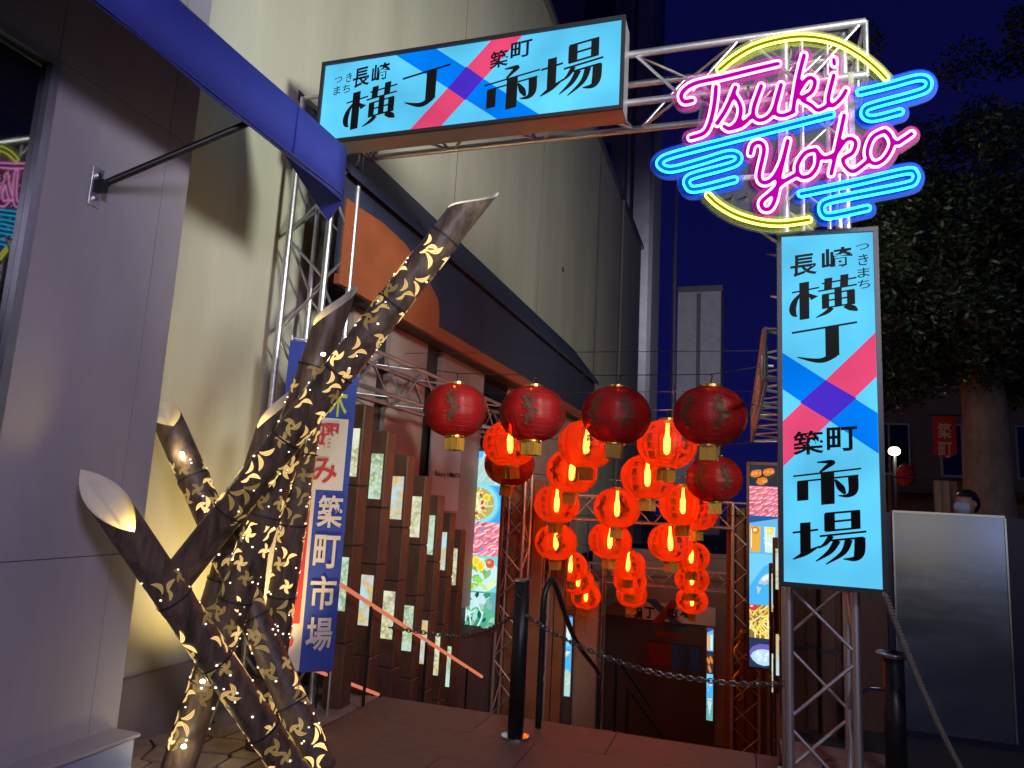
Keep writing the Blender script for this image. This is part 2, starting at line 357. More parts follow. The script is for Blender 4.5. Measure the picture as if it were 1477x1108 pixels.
def glyph(mb, key, org, ex, ez, nrm, u0, u1, v0, v1, lift=.002, shear=.15):
    w = u1-u0; h = (v1-v0)-shear*w
    for k, stn in enumerate(GLY[key]):
        pts = [Vec((a[0], a[1])) for a in stn]; wd = [a[2] for a in stn]
        if len(pts) > 2:
            P3 = smoothpath([(p.x, p.y, wd[i]) for i, p in enumerate(pts)], 5); pts = [Vec((p.x,p.y)) for p in P3]; wd = [max(.6, p.z) for p in P3]
        n = len(mb.v); m = len(pts)
        for i, p in enumerate(pts):
            t = (pts[min(i+1,m-1)]-pts[max(i-1,0)]).normalized(); nn = Vec((-t.y, t.x))*wd[i]/2
            for q in (p+nn, p-nn):
                a, c = q.x/100, q.y/100
                mb.v.append(tuple(Vec(org)+Vec(ex)*(u0+a*w)-Vec(ez)*((v0+v1)/2+(c-.5)*h-shear*w*(a-.5))+Vec(nrm)*(lift+k*.0005)))
        for i in range(m-1): mb.f.append((n+2*i, n+2*i+1, n+2*i+3, n+2*i+2))
INK = mat('sign ink', (.010,.010,.012), .8, spec=.05)
FACE = emis('lightbox cyan face', (.12,.64,1.0), .76)
FACEB = emis('lightbox blue band', (.0,.21,.95), .74)
FACEP = emis('lightbox pink band', (.85,.075,.20), .72)
FACEV = emis('lightbox violet overlap', (.075,.03,.62), .70)
for m_ in (FACE, FACEB, FACEP, FACEV):       # uneven tubes behind the sheet
    nt = m_.node_tree; e_ = [n for n in nt.nodes if n.type == 'EMISSION'][0]; t_ = nt.nodes.new('ShaderNodeTexCoord'); n_ = nt.nodes.new('ShaderNodeTexNoise'); n_.inputs['Scale'].default_value = 2.2; n_.inputs['Detail'].default_value = 1.5
    r_ = nt.nodes.new('ShaderNodeMapRange'); r_.inputs[1].default_value = .3; r_.inputs[2].default_value = .7; s0 = e_.inputs[1].default_value; r_.inputs[3].default_value = s0*.82; r_.inputs[4].default_value = s0*1.22
    nt.links.new(t_.outputs['Object'], n_.inputs[0]); nt.links.new(n_.outputs[0], r_.inputs[0]); nt.links.new(r_.outputs[0], e_.inputs[1])
BOXM = mat('lightbox casing', (.30,.30,.33), .4, .6, .1, 6)
DFRAME = mat('lightbox dark frame', (.035,.035,.045), .4, .3)
EX, EZ, NR = Vec((1,0,0)), Vec((0,0,1)), Vec((0,-1,0))
def lightbox(name, label, x0, x1, z0, z1, Y, depth, bands, chars, texts):
    t = thing(name, label, 'light box', ((x0+x1)/2, Y, z0), 'illuminated light boxes on the truss gate')
    e = .022; w, h = x1-x0, z1-z0
    boxo('casing', (x0,Y+.001,z0), (x1,Y+depth,z1), BOXM, t)
    for nm, A, B in (('frame_edge',(x0-.004,Y-.02,z1-e),(x1+.004,Y+.003,z1+.004)),('frame_edge',(x0-.004,Y-.02,z0-.004),(x1+.004,Y+.003,z0+e)),
                     ('frame_edge',(x0-.004,Y-.019,z0+e),(x0+e,Y+.003,z1-e)),('frame_edge',(x1-e,Y-.019,z0+e),(x1+.004,Y+.003,z1-e))):
        boxo(nm, A, B, DFRAME, t)
    org = Vec((x0, Y, z1))
    fc = MB().quad((x0+e,Y-.002,z0+e),(x1-e,Y-.002,z0+e),(x1-e,Y-.002,z1-e),(x0+e,Y-.002,z1-e)).build('face', FACE, t)
    def P(u, v, l): u = min(max(u*w, e+.001), w-e-.001); v = min(max(v*h, e+.001), h-e-.001); return org+EX*u-EZ*v+NR*l
    for nm, poly, m, l in bands: MB().quad(*[P(u, v, l) for u, v in poly]).build(nm, m, fc)
    for key, u0, u1, v0, v1 in chars:
        mb = MB(); glyph(mb, key, org, EX, EZ, NR, u0*w, u1*w, v0*h, v1*h, lift=.0065); mb.build('lettering', INK, fc)
    for s, u0, u1, v0, v1, bold in texts:
        mb = MB(); text_on(mb, s, org, EX, EZ, NR, u0*w, u1*w, v0*h, v1*h, bold, .0065, .10); mb.build('lettering', INK, fc)
    return t
GY = 4.40
T = lambda u: 1.12*u/(1+.12*u)
def isect(p, q, r, s):
    (x1,y1),(x2,y2),(x3,y3),(x4,y4) = p,q,r,s; d = (x1-x2)*(y3-y4)-(y1-y2)*(x3-x4)
    a, b = x1*y2-y1*x2, x3*y4-y3*x4
    return ((a*(x3-x4)-(x1-x2)*b)/d, (a*(y3-y4)-(y1-y2)*b)/d)
bl = [(T(.246),0),(T(.381),0),(T(.738),1),(T(.603),1)]; pk = [(T(.563),0),(T(.667),0),(T(.413),1),(T(.31),1)]
ov = [isect(bl[a],bl[b],pk[c],pk[d]) for a,b,c,d in ((1,2,0,3),(1,2,1,2),(0,3,1,2),(0,3,0,3))]
lightbox('horizontal_light_box', 'long horizontal cyan light box with bold black kanji across the gate beam', -3.07, -.755, 4.09, 4.755, GY-.10, .185,
    [('blue_band',bl,FACEB,.0025+.001),('pink_band',pk,FACEP,.0045),('overlap_band',ov,FACEV,.0055)],
    [('yoko',T(.09),T(.26),.335,.90),('cho',T(.276),T(.433),.20,.76),('ichi',T(.55),T(.73),.34,.90),('ba',T(.734),T(.93),.18,.84)],
    [('長',T(.107),T(.163),.126,.365,.02),('崎',T(.17),T(.23),.11,.335,.02),('つ',T(.045),T(.07),.2,.27,.005),('き',T(.083),T(.103),.17,.28,.005),('ま',T(.045),T(.068),.315,.42,.005),('ち',T(.075),T(.1),.31,.41,.005),
     ('築',T(.563),T(.623),.17,.37,.02),('町',T(.63),T(.70),.10,.29,.02)])
bl = [(0,.356),(1,.526),(1,.636),(0,.461)]; pk = [(0,.552),(1,.302),(1,.426),(0,.679)]
ov = [isect(bl[a],bl[b],pk[c],pk[d]) for a,b,c,d in ((0,1,0,1),(0,1,3,2),(3,2,3,2),(3,2,0,1))]
lightbox('vertical_light_box', 'tall vertical cyan light box with black kanji on the right gate upright', .193, .733, 1.145, 3.20, GY-.02, .15,
    [('blue_band',bl,FACEB,.0035),('pink_band',pk,FACEP,.0045),('overlap_band',ov,FACEV,.0055)],
    [('yoko',.13,.79,.128,.268),('cho',.14,.785,.26,.402),('ichi',.14,.79,.648,.79),('ba',.13,.81,.785,.948)],
    [('長',.13,.40,.067,.132,.02),('崎',.45,.755,.052,.115,.02),('つ',.79,.92,.045,.062,.005),('き',.81,.91,.075,.108,.005),('ま',.80,.92,.115,.143,.005),('ち',.80,.92,.15,.175,.005),
     ('築',.14,.44,.578,.644,.02),('町',.47,.76,.565,.632,.02)])
# ------------------------------------------------------------------ trusses
def truss(parent, p0, p1, ax, bx, w, pitch, r=.025, rb=.011, mt=ALU, name='upright', faces='0123'):
    # box truss from p0 to p1; ax, bx the two cross directions
    p0, p1, ax, bx = Vec(p0), Vec(p1), Vec(ax), Vec(bx)
    u = bpy.data.objects.new(name, None); COL.objects.link(u); u.parent = parent; u.location = p0-wloc(parent); u.empty_display_size = .1
    c = [p0, p0+ax*w, p0+ax*w+bx*w, p0+bx*w]; d = p1-p0; L = d.length; n = max(2, round(L/pitch))
    for q in c: rod('chord', q, q+d, r, mt, u)
    for k in range(4):
        if str(k) not in faces: continue
        a, b_ = c[k], c[(k+1) % 4]
        for i in range(n):
            s, t = (a, b_) if (i+k) % 2 else (b_, a); rod('brace', s+d*((i+.06)/n), t+d*((i+.94)/n), rb, mt, u, 6)
        for e in (0, 1): rod('end_bar', a+d*e, b_+d*e, rb*1.5, mt, u, 6)
    return u
gt = thing('truss_gate', 'silver aluminium box truss gate carrying both light boxes and the neon', 'gate', (-1.2, GY, 0))
truss(gt, (-3.34,GY+.06,0), (-3.34,GY+.06,4.60), EX, Vec((0,1,0)), .35, .37, name='upright')
truss(gt, (.25,GY+.16,0), (.25,GY+.16,4.60), EX, Vec((0,1,0)), .35, .37, name='upright')
truss(gt, (-2.93,GY+.09,4.24), (.72,GY+.09,4.24), EZ, Vec((0,1,0)), .36, .36, name='beam')
for x in (-3.34,.25): boxo('base_plate', (x-.05,GY+.03,.004), (x+.40,GY+.58,.014), STEEL, gt)
for x in (.35,.5): rod('hanger_tube', (x,GY+.13,4.55), (x,GY+.13,3.15), .014, ALU, gt)
for z in (3.0,2.2,1.3):
    for x in (.27,.58): MB().tube([(x,GY+.12,z),(x,GY+.20,z)],.035,10).build('clamp', BLACKM, gt)
# side trusses that carry the lantern wires
s = thing('lantern_wire_truss', 'silver truss beam running along the shop side above the lit pillars', 'truss', (-3.2,5,2.3))
truss(s, (-3.20,4.84,2.36), (-3.20,9.4,2.36), EX, EZ, .32, .42, r=.02, rb=.009, name='beam')
s = thing('lantern_wire_truss', 'bright silver truss beam receding behind the vertical light box', 'truss', (.2,5,2.3))
truss(s, (.14,5.0,2.42), (.10,9.6,2.42), EX, EZ, .34, .42, r=.022, rb=.010, name='beam')
GLOWTR = mat('truss tinted with lantern glow', (.60,.52,.48), .42, .75, .15, 8)  # aluminium tinted warm, the lantern glow put into the colour
def portal(Y, xa, xb, ztop, zbot, label, w=.33):
    p = thing('inner_truss_portal', label, 'truss portal', ((xa+xb)/2, Y, zbot))
    truss(p, (xa,Y,zbot), (xa,Y,ztop), EX, Vec((0,1,0)), w, .36, r=.022, rb=.010, mt=GLOWTR)
    truss(p, (xb-w,Y,zbot), (xb-w,Y,ztop), EX, Vec((0,1,0)), w, .36, r=.022, rb=.010, mt=GLOWTR)
    truss(p, (xa+w,Y,ztop-w), (xb-w,Y,ztop-w), EZ, Vec((0,1,0)), w, .36, r=.022, rb=.010, mt=GLOWTR, name='beam')
    return p
P1Y = 9.9; z1 = onY(890,717,P1Y).z
portal(P1Y, -2.98, .20, z1, -2.6, 'truss portal beside the noodle poster, nearest flight of lanterns in front')
u_ = thing('truss_upright', 'single truss upright between the noodle poster and the portal', 'truss', (-2.9,8.95,-2.2))
truss(u_, (-2.99,8.95,-2.2), (-2.99,8.95,onY(720,668,8.95).z), EX, Vec((0,1,0)), .30, .34, r=.022, rb=.010, mt=GLOWTR)
P2Y = 14.3; z2 = onY(880,815,P2Y).z
portal(P2Y, -2.95, .2, z2, -3.0, 'truss portal at the foot of the stairs before the dark doorway')
# ------------------------------------------------------------------ neon sign
NY = GY-.16
def npt(x, y): return onY(920+x/3.0773, y/3.0773, NY)
N_PINK = [
 [(622,283),(500,312),(380,342),(262,368),(212,395),(192,425),(205,452),(242,446)], [(347,385),(340,460),(322,540),(295,590),(235,612)],
 [(352,548),(395,480),(434,388)], [(424,415),(456,475),(447,535),(410,572),(384,562)], [(410,572),(460,556),(500,520)],
 [(548,382),(512,490),(530,532),(572,524),(606,480),(636,376)], [(636,376),(608,490),(640,514),(692,496)],
 [(738,246),(712,350),(688,496)], [(702,425),(752,350),(786,358),(772,408),(728,440),(768,466),(800,490),(838,472)],
 [(870,335),(845,440),(862,470),(900,440),(924,402)], [(870,266),(872,284)],
 [(500,682),(512,642),(546,634),(560,670),(538,780),(560,812),(602,790),(640,720),(666,625)], [(666,625),(628,790),(610,880),(586,926),(556,926),(550,896),(590,860),(640,812),(702,776)],
 [(790,665),(742,680),(708,738),(722,784),(764,780),(796,736),(798,682),(790,665)], [(790,668),(826,702),(866,690)],
 [(916,512),(886,650),(858,772)], [(874,692),(926,620),(966,628),(954,678),(910,708),(930,750),(962,760),(1014,722)],
 [(1096,580),(1042,610),(1018,680),(1044,726),(1090,710),(1126,652),(1120,602),(1096,580)], [(1100,582),(1145,634),(1178,620),(1216,594)]]
N_CYAN = [[(860,508),(560,585),(300,650),(150,690),(104,712),(100,735),(150,752),(280,718),(400,682),(444,690),(444,716),(400,738),(260,776),(220,796),(222,826),(260,840),(430,798)],
 [(985,411),(1120,378),(1240,346),(1286,354),(1288,388),(1240,414),(1050,466),(1008,486),(1008,516),(1050,526),(1166,496)],
 [(724,861),(960,812),(1190,760),(1230,770),(1230,800),(1190,822),(960,868),(850,892),(818,912),(822,948),(860,958),(1020,924)]]
N_YEL = [[(362,310),(430,255),(520,205),(640,172),(750,163),(870,184),(970,234),(1050,295),(1102,348)], [(312,866),(360,910),(440,955),(540,984),(640,992),(760,976)]]
def sdf(strokes, step=3.0, pad=90):
    segs = []
    for s_ in strokes:
        P = smoothpath([(x, y, 0) for x, y in s_], 5); segs += [((a.x,a.y),(b.x,b.y)) for a, b in zip(P[:-1], P[1:])]
    xs = np.arange(60-pad, 1340+pad, step); ys = np.arange(130-pad, 1010+pad, step); X, Yg = np.meshgrid(xs, ys); D = np.full(X.shape, 1e9)
    for (a, b_) in segs:
        dx, dy = b_[0]-a[0], b_[1]-a[1]; l2 = dx*dx+dy*dy+1e-9
        x0, x1 = min(a[0],b_[0])-110, max(a[0],b_[0])+110; y0, y1 = min(a[1],b_[1])-110, max(a[1],b_[1])+110
        i0, i1 = np.searchsorted(xs,[x0,x1]); j0, j1 = np.searchsorted(ys,[y0,y1])
        xx, yy = X[j0:j1,i0:i1], Yg[j0:j1,i0:i1]
        t = np.clip(((xx-a[0])*dx+(yy-a[1])*dy)/l2, 0, 1); d = np.hypot(xx-a[0]-t*dx, yy-a[1]-t*dy)
        D[j0:j1,i0:i1] = np.minimum(D[j0:j1,i0:i1], d)
    return xs, ys, D
def contours(xs, ys, D, lv):
    F = D-lv; nxt = {}; pts = {}
    def ev(j0, i0, j1, i1):
        k = (min(j0,j1), min(i0,i1), int(j0 != j1))
        if k not in pts:
            a, b_ = F[j0,i0], F[j1,i1]; t = a/(a-b_); pts[k] = (xs[i0]+(xs[i1]-xs[i0])*t, ys[j0]+(ys[j1]-ys[j0])*t)
        return k
    I = F < 0; cells = np.argwhere((I[:-1,:-1]|I[1:,:-1]|I[:-1,1:]|I[1:,1:]) & ~(I[:-1,:-1]&I[1:,:-1]&I[:-1,1:]&I[1:,1:]))
    for j, i in cells:
        c = ((j,i),(j,i+1),(j+1,i+1),(j+1,i)); ins = [I[q] for q in c]; en, ex = [], []
        for k in range(4):
            a, b_ = k, (k+1) % 4
            if ins[a] and not ins[b_]: ex.append(ev(*c[a], *c[b_]))
            if not ins[a] and ins[b_]: en.append(ev(*c[a], *c[b_]))
        if len(en) == 1: nxt[ex[0]] = en[0]
        elif ins[0]: nxt[ex[0]] = en[0]; nxt[ex[1]] = en[1]
        else: nxt[ex[0]] = en[1]; nxt[ex[1]] = en[0]
    loops = []
    while nxt:
        k0, k = next(iter(nxt)), None; k = k0; lp = []
        while k in nxt: lp.append(pts[k]); k = nxt.pop(k)
        if len(lp) > 7: loops.append(lp)
    return loops
def simplify(lp, every=3):
    lp = [Vec((x, y)) for x, y in lp]; n = len(lp)
    sm = [(lp[i-2]+2*lp[i-1]+3*lp[i]+2*lp[(i+1) % n]+lp[(i+2) % n])/9 for i in range(n)]
    return sm[::every] if n > 24 else sm
def tube_loop(mb, loop, r, Y, n=6):
    pts = [npt(p.x, p.y) for p in loop]; pts = [Vec((p.x, Y, p.z)) for p in pts]; m = len(pts); base = len(mb.v)
    for i, p in enumerate(pts):
        t = (pts[(i+1) % m]-pts[i-1]).normalized(); a = Vec((0,1,0)); b_ = t.cross(a)
        for k in range(n): w = 2*math.pi*k/n; mb.v.append(tuple(p+(a*math.cos(w)+b_*math.sin(w))*r))
    for i in range(m):
        j = (i+1) % m
        for k in range(n): k2 = (k+1) % n; mb.f.append((base+i*n+k, base+i*n+k2, base+j*n+k2, base+j*n+k))
def fill(name, loops, Y, thick, mt, parent):
    c = bpy.data.curves.new(name, 'CURVE'); c.dimensions = '2D'; c.fill_mode = 'BOTH'; c.extrude = thick/2
    for lp in loops:
        s_ = c.splines.new('POLY'); s_.points.add(len(lp)-1); s_.use_cyclic_u = True
        for q, p in zip(s_.points, lp): w = npt(p.x, p.y); q.co = (w.x, w.z, 0, 1)
    o = bpy.data.objects.new(name, c); COL.objects.link(o); bpy.context.view_layer.update()
    dg = bpy.context.evaluated_depsgraph_get(); me = bpy.data.meshes.new_from_object(o.evaluated_get(dg)); bpy.data.objects.remove(o)
    off = wloc(parent)
    for v_ in me.vertices: x, z, t = v_.co; v_.co = (x-off.x, Y+t-off.y, z-off.z)
    me.materials.clear(); me.materials.append(mt)
    o = bpy.data.objects.new(name, me); COL.objects.link(o); o.parent = parent; return o
ne = thing('neon_sign', 'round neon sign with pink script, cyan cloud lines and yellow arcs', 'neon sign', (.25, NY, 3.2))
PT, CT, YT = emis('pink neon', (1,.36,.74), 3.4), emis('cyan neon', (.03,.70,1), 3.0), emis('yellow neon', (.95,1,.16), 2.6)
PF, CF, YF = emis('magenta tube glow', (.50,.0,.36), .85), emis('blue tube glow', (0,.17,.75), .8), emis('olive tube glow', (.30,.32,.0), .7)
ACR = bpy.data.materials.new('clear acrylic'); ACR.use_nodes = True; nt = ACR.node_tree; nt.nodes.clear()
o_ = nt.nodes.new('ShaderNodeOutputMaterial'); mx = nt.nodes.new('ShaderNodeMixShader'); tr = nt.nodes.new('ShaderNodeBsdfTransparent'); df = nt.nodes.new('ShaderNodeBsdfDiffuse')
df.inputs[0].default_value = (.8,.8,.82,1); mx.inputs[0].default_value = .028
nt.links.new(tr.outputs[0], mx.inputs[1]); nt.links.new(df.outputs[0], mx.inputs[2]); nt.links.new(mx.outputs[0], o_.inputs[0])
def tint(name, col, k):
    m = ACR.copy(); m.name = name
    for n in m.node_tree.nodes:
        if n.type == 'BSDF_DIFFUSE': n.inputs[0].default_value = (*col, 1)
        if n.type == 'MIX_SHADER': n.inputs[0].default_value = k
    return m
TINT = {'word_tube': (tint('magenta halo acrylic', (.60,.005,.42), .13), 26, .012), 'cloud_tube': (tint('blue halo acrylic', (.005,.08,.80), .20), 30, .015), 'arc_tube': (tint('lime halo acrylic', (.50,.55,.01), .12), 24, .018)}  # coloured backing sheets, spread to paint a halo round the tubes
for nm, groups, tm, fm, hw in (('word_tube',(N_PINK[:11],N_PINK[11:]),PT,PF,14.5),('cloud_tube',tuple([c] for c in N_CYAN),CT,CF,13.5),('arc_tube',tuple([c] for c in N_YEL),YT,YF,12.5)):
    for gstr in groups:
        xs, ys, D = sdf(gstr); lps = [simplify(l) for l in contours(xs, ys, D, hw)]
        mb = MB()
        for l in lps: tube_loop(mb, l, .0075, NY)
        o = mb.build(nm, tm, ne, smooth=True)
        fill('tube_backing', lps, NY+.004, .004, fm, o)
        tm_, ex_, dy_ = TINT[nm]; fill('halo_acrylic', [simplify(l) for l in contours(xs, ys, D, hw+ex_)], NY+dy_, .002, tm_, o)
xs, ys, D = sdf(N_PINK+N_CYAN+N_YEL); cx_, cy_ = 700, 575
Xg, Yg2 = np.meshgrid(xs, ys); D2 = np.minimum(D, np.hypot(Xg-cx_, Yg2-cy_)-395)
fill('acrylic_backing', [simplify(l, 4) for l in contours(xs, ys, D2, 42)], NY+.026, .005, ACR, ne)
for (x, y) in ((680,215),(970,360),(490,390),(685,595),(420,870),(485,865),(960,275),(830,300)):
    p = npt(x, y); MB().tube([(p.x,NY-.012,p.z),(p.x,NY+.10,p.z)],.007,8).build('standoff', STEEL, ne)
for z in (3.55,4.05): boxo('mount_bar', (-.1,NY+.105,z), (.75,NY+.13,z+.03), ALU, ne)
for x in (.2,.6): boxo('mount_bar', (x,NY+.131,3.5), (x+.03,NY+.155,4.2), ALU, ne)
# ------------------------------------------------------------------ lanterns
LR, LH = .28, .225
def lshader(name, lit):
    m = bpy.data.materials.new(name); m.use_nodes = True; nt = m.node_tree; N = nt.nodes; L = nt.links; N.clear()
    out = N.new('ShaderNodeOutputMaterial'); d = N.new('ShaderNodeBsdfDiffuse'); tl = N.new('ShaderNodeBsdfTranslucent'); tp = N.new('ShaderNodeBsdfTransparent'); gl = N.new('ShaderNodeBsdfGlossy')
    m1, m2, m3 = N.new('ShaderNodeMixShader'), N.new('ShaderNodeMixShader'), N.new('ShaderNodeMixShader')
    tcn = N.new('ShaderNodeTexCoord'); nz = N.new('ShaderNodeTexNoise'); nz.inputs['Scale'].default_value = 7; nz.inputs['Detail'].default_value = 5; L.new(tcn.outputs['Object'], nz.inputs[0])
    rp = N.new('ShaderNodeValToRGB'); rp.color_ramp.elements[0].position = .3; rp.color_ramp.elements[1].position = .75; L.new(nz.outputs[0], rp.inputs[0])
    rp.color_ramp.elements[0].color = (.50,.012,.022,1); rp.color_ramp.elements[1].color = (.72,.03,.03,1); L.new(rp.outputs[0], d.inputs[0])
    tl.inputs[0].default_value = (1,.11,.003,1); tp.inputs[0].default_value = (1,.26,.05,1); gl.inputs['Roughness'].default_value = .35
    wv = N.new('ShaderNodeTexWave'); wv.bands_direction = 'Z'; wv.inputs['Scale'].default_value = 24; L.new(tcn.outputs['Object'], wv.inputs[0])
    bp = N.new('ShaderNodeBump'); bp.inputs['Strength'].default_value = .35; bp.inputs['Distance'].default_value = .004; L.new(wv.outputs[0], bp.inputs['Height'])
    L.new(bp.outputs[0], d.inputs['Normal']); L.new(bp.outputs[0], tl.inputs['Normal']); L.new(bp.outputs[0], gl.inputs['Normal'])
    m1.inputs[0].default_value = .125; L.new(d.outputs[0], m1.inputs[1]); L.new(tl.outputs[0], m1.inputs[2])
    m2.inputs[0].default_value = .40; L.new(m1.outputs[0], m2.inputs[1]); L.new(tp.outputs[0], m2.inputs[2])
    m3.inputs[0].default_value = .03; L.new(m2.outputs[0], m3.inputs[1]); L.new(gl.outputs[0], m3.inputs[2]); L.new(m3.outputs[0], out.inputs[0]); return m
SHADE = lshader('red lantern fabric', True)
LINK = mat('lantern gold ink', (.085,.05,.025), .6, 0)
BULB = emis('lantern bulb', (1,.75,.35), 30)
def shade_mesh():
    mb = MB(); n, m = 60, 22
    for i in range(m+1):
        ph = -1.30+2.60*i/m
        for k in range(n):
            w = 2*math.pi*k/n; rib = 1-.022*abs(math.cos(w*5))**6
            r = LR*math.cos(ph)**.85*rib; mb.v.append((r*math.cos(w), r*math.sin(w), LH*math.sin(ph)/math.sin(1.30)))
    for i in range(m):
        for k in range(n): k2 = (k+1) % n; mb.f.append((i*n+k, i*n+k2, (i+1)*n+k2, (i+1)*n+k))
    return mb.mesh('shade', SHADE, smooth=True)
def on_shade(az, h, lift=.004):
    ph = max(-1.29, min(1.29, math.asin(max(-1,min(1,h/LH*math.sin(1.30)))))); r = LR*math.cos(ph)**.85+lift
    return (r*math.cos(az), r*math.sin(az), h)
def letter_mesh():
    mb = MB()
    def put(s_, az, h, size):
        V, Fc = textpoly(s_, .03)
        x0, x1 = min(v.x for v in V), max(v.x for v in V); y0, y1 = min(v.y for v in V), max(v.y for v in V); n = len(mb.v)
        for v in V:
            a = (v.x-(x0+x1)/2)*size/max(.5, y1-y0); c = (v.y-(y0+y1)/2)*size/max(.5, y1-y0); mb.v.append(on_shade(az+a/LR, h+c))
        mb.f.extend(tuple(n+i for i in f) for f in Fc)
    for az, col in ((0,'大吉大利'),(1.2,'恭喜發財'),(math.pi*.99,'龍鳳')):
        k = len(col)
        for i, ch in enumerate(col): put(ch, az, (k/2-.5-i)*(.084 if k > 2 else .12), .072 if k > 2 else .10)
    for az0 in (math.pi*.72, math.pi*1.33, math.pi*1.64):      # coiling dragons
        sg = 1 if az0 < 4.5 else -1
        for amp, ph, w0, t1 in ((.15,0,.016,6.6),(.06,1.9,.007,6.2),(-.10,.8,.005,5.6)):
            P = [on_shade(az0+sg*(amp*math.sin(t*1.25+ph)+.05*math.sin(t*2.9)), .125-t*.038, .0045+.0004*abs(ph)) for t in np.linspace(0, t1, 40)]
            for i in range(len(P)-1):
                a, b_ = Vec(P[i]), Vec(P[i+1]); up_ = Vec((-math.sin(az0), math.cos(az0), 0)); w = w0*(1.15-.6*abs(i/39-.35)+.25*math.sin(i*2.1))
                mb.quad(a-up_*w, b_-up_*w*.97, b_+up_*w*.97, a+up_*w)
        for k in range(9):
            c = on_shade(az0+sg*(.17*math.sin(k*2.4)), .13-k*.031, .006); c = Vec(c); d = Vec((-math.sin(az0), math.cos(az0), 0))*sg
            mb.quad(c, c+d*.022+Vec((0,0,.012)), c+d*.03+Vec((0,0,.002)), c+d*.012-Vec((0,0,.008)))
    return mb.mesh('lettering', LINK)
SH_ME, LT_ME = shade_mesh(), letter_mesh()
fr = MB()
for k in range(10):
    az = math.pi*(k+.5)/5; fr.tube([on_shade(az, h, -.0005) for h in np.linspace(-LH*.99, LH*.99, 15)], .0032, 4)
for h in np.linspace(-LH*.86, LH*.86, 13): fr.tube([on_shade(az, h, .0002) for az in np.linspace(0, 2*math.pi, 33)], .0013, 3, False)
RIBM = mat('lantern rib', (.22,.012,.010), .6); FRAME_ME = fr.mesh('rib_frame', RIBM)
RINGT = MB().lathe([(.075,LH-.012),(.085,LH-.012),(.085,LH+.018),(.075,LH+.018),(.075,LH-.012)], n=20).mesh('top_ring', GOLD)
RINGB = MB().lathe([(.075,-LH+.012),(.085,-LH+.012),(.085,-LH-.014),(.075,-LH-.014),(.075,-LH+.012)], n=20).mesh('bottom_ring', GOLD)
tb = MB()
for k in range(4):
    w = k*math.pi/2; c_, s_ = math.cos(w), math.sin(w)
    for j in range(4):
        u0, u1 = -.062+j*.031, -.062+(j+1)*.031; b0 = .062+.006*math.sin(j*2+k)
        tb.quad(*[(c_*x-s_*yv, s_*x+c_*yv, z) for x, yv, z in ((.064,u0,-LH-.012),(.064,u1,-LH-.012),(b0,u1,-LH-.125),(b0,u0,-LH-.125))])
TAG_ME = tb.mesh('paper_tag', TAGG)
BULB_ME = MB().lathe([(.0,-.10),(.02,-.09),(.032,-.05),(.032,.05),(.02,.09),(.016,.13),(.016,.2)], n=12).mesh('bulb', BULB, smooth=True)
HOOK_ME = MB().tube(smoothpath([(0,0,LH-.005),(0,0,LH+.05),(.01,0,LH+.085),(0,0,LH+.11)],4),.005,6).mesh('hook', BLACKM)
CROSS_ME = MB().box((-.08,-.004,LH-.004),(.08,.004,LH+.006)).box((-.004,-.08,LH+.0065),(.004,.08,LH+.0125)).mesh('frame_bar', BLACKM)
def lantern(x, y, Y, lit, label, group, tilt=0):
    p = onY(x, y, Y); L = thing('paper_lantern', label, 'lantern', p, group)
    L.rotation_euler = (rnd.uniform(-.04,.04), rnd.uniform(-.05,.05)+tilt, (-math.pi/2+rnd.choice((-.6,-.45,-.75,math.pi/2+.1)) if lit else rnd.uniform(-.25,.2))+rnd.uniform(-.15,.15))
    for nm, me in (('shade',SH_ME),('rib_frame',FRAME_ME),('top_ring',RINGT),('bottom_ring',RINGB),('paper_tag',TAG_ME),('hook',HOOK_ME),('frame_bar',CROSS_ME)):
        o = bpy.data.objects.new(nm, me); COL.objects.link(o); o.parent = L
        if nm == 'shade': l = bpy.data.objects.new('lettering', LT_ME); COL.objects.link(l); l.parent = o
    if lit:
        o = bpy.data.objects.new('bulb', BULB_ME); COL.objects.link(o); o.parent = L
        d = bpy.data.lights.get('lantern_light') or bpy.data.lights.new('lantern_light', 'POINT'); d.energy = 22; d.color = (1,.68,.36); d.shadow_soft_size = .045
        li = bpy.data.objects.new('lantern_light', d); COL.objects.link(li); li.parent = L
    return p
ROWS = [
 (5.75, [(657,592,0),(768,597,0),(889,599,0),(1024,600,0)], 'unlit red lantern on the first wire', 'unlit lanterns on the first wire'),
 (6.9, [(736,640,1),(846,641,1),(962,641,1)], 'glowing lantern just behind the first wire', 'glowing lanterns on the second wire'),
 (7.6, [(735,670,0),(825,680,1),(934,688,1),(1030,691,0)], '', ''),
 (8.6, [(803,727,1),(890,733,1),(985,729,1)], 'glowing lantern in front of the crossing beam', 'glowing lanterns on the fourth wire'),
 (9.3, [(802,782,1),(880,780,1),(967,783,1),(1003,738,1)], 'glowing lantern just below the crossing beam', 'glowing lanterns on the fifth wire'),
 (11.6, [(823,817,1),(906,815,1),(997,803,1)], 'topmost small lantern of an overlapping trio', 'glowing lanterns on the sixth wire'),
 (12.5, [(834,838,1),(909,838,1),(998,835,1)], 'middle small lantern of an overlapping trio', 'glowing lanterns on the seventh wire'),
 (13.4, [(845,860,1),(911,857,1),(998,866,1)], 'lowest small lantern of an overlapping trio', 'glowing lanterns on the eighth wire')]
WIRE = mat('wire', (.06,.05,.05), .5, .5)
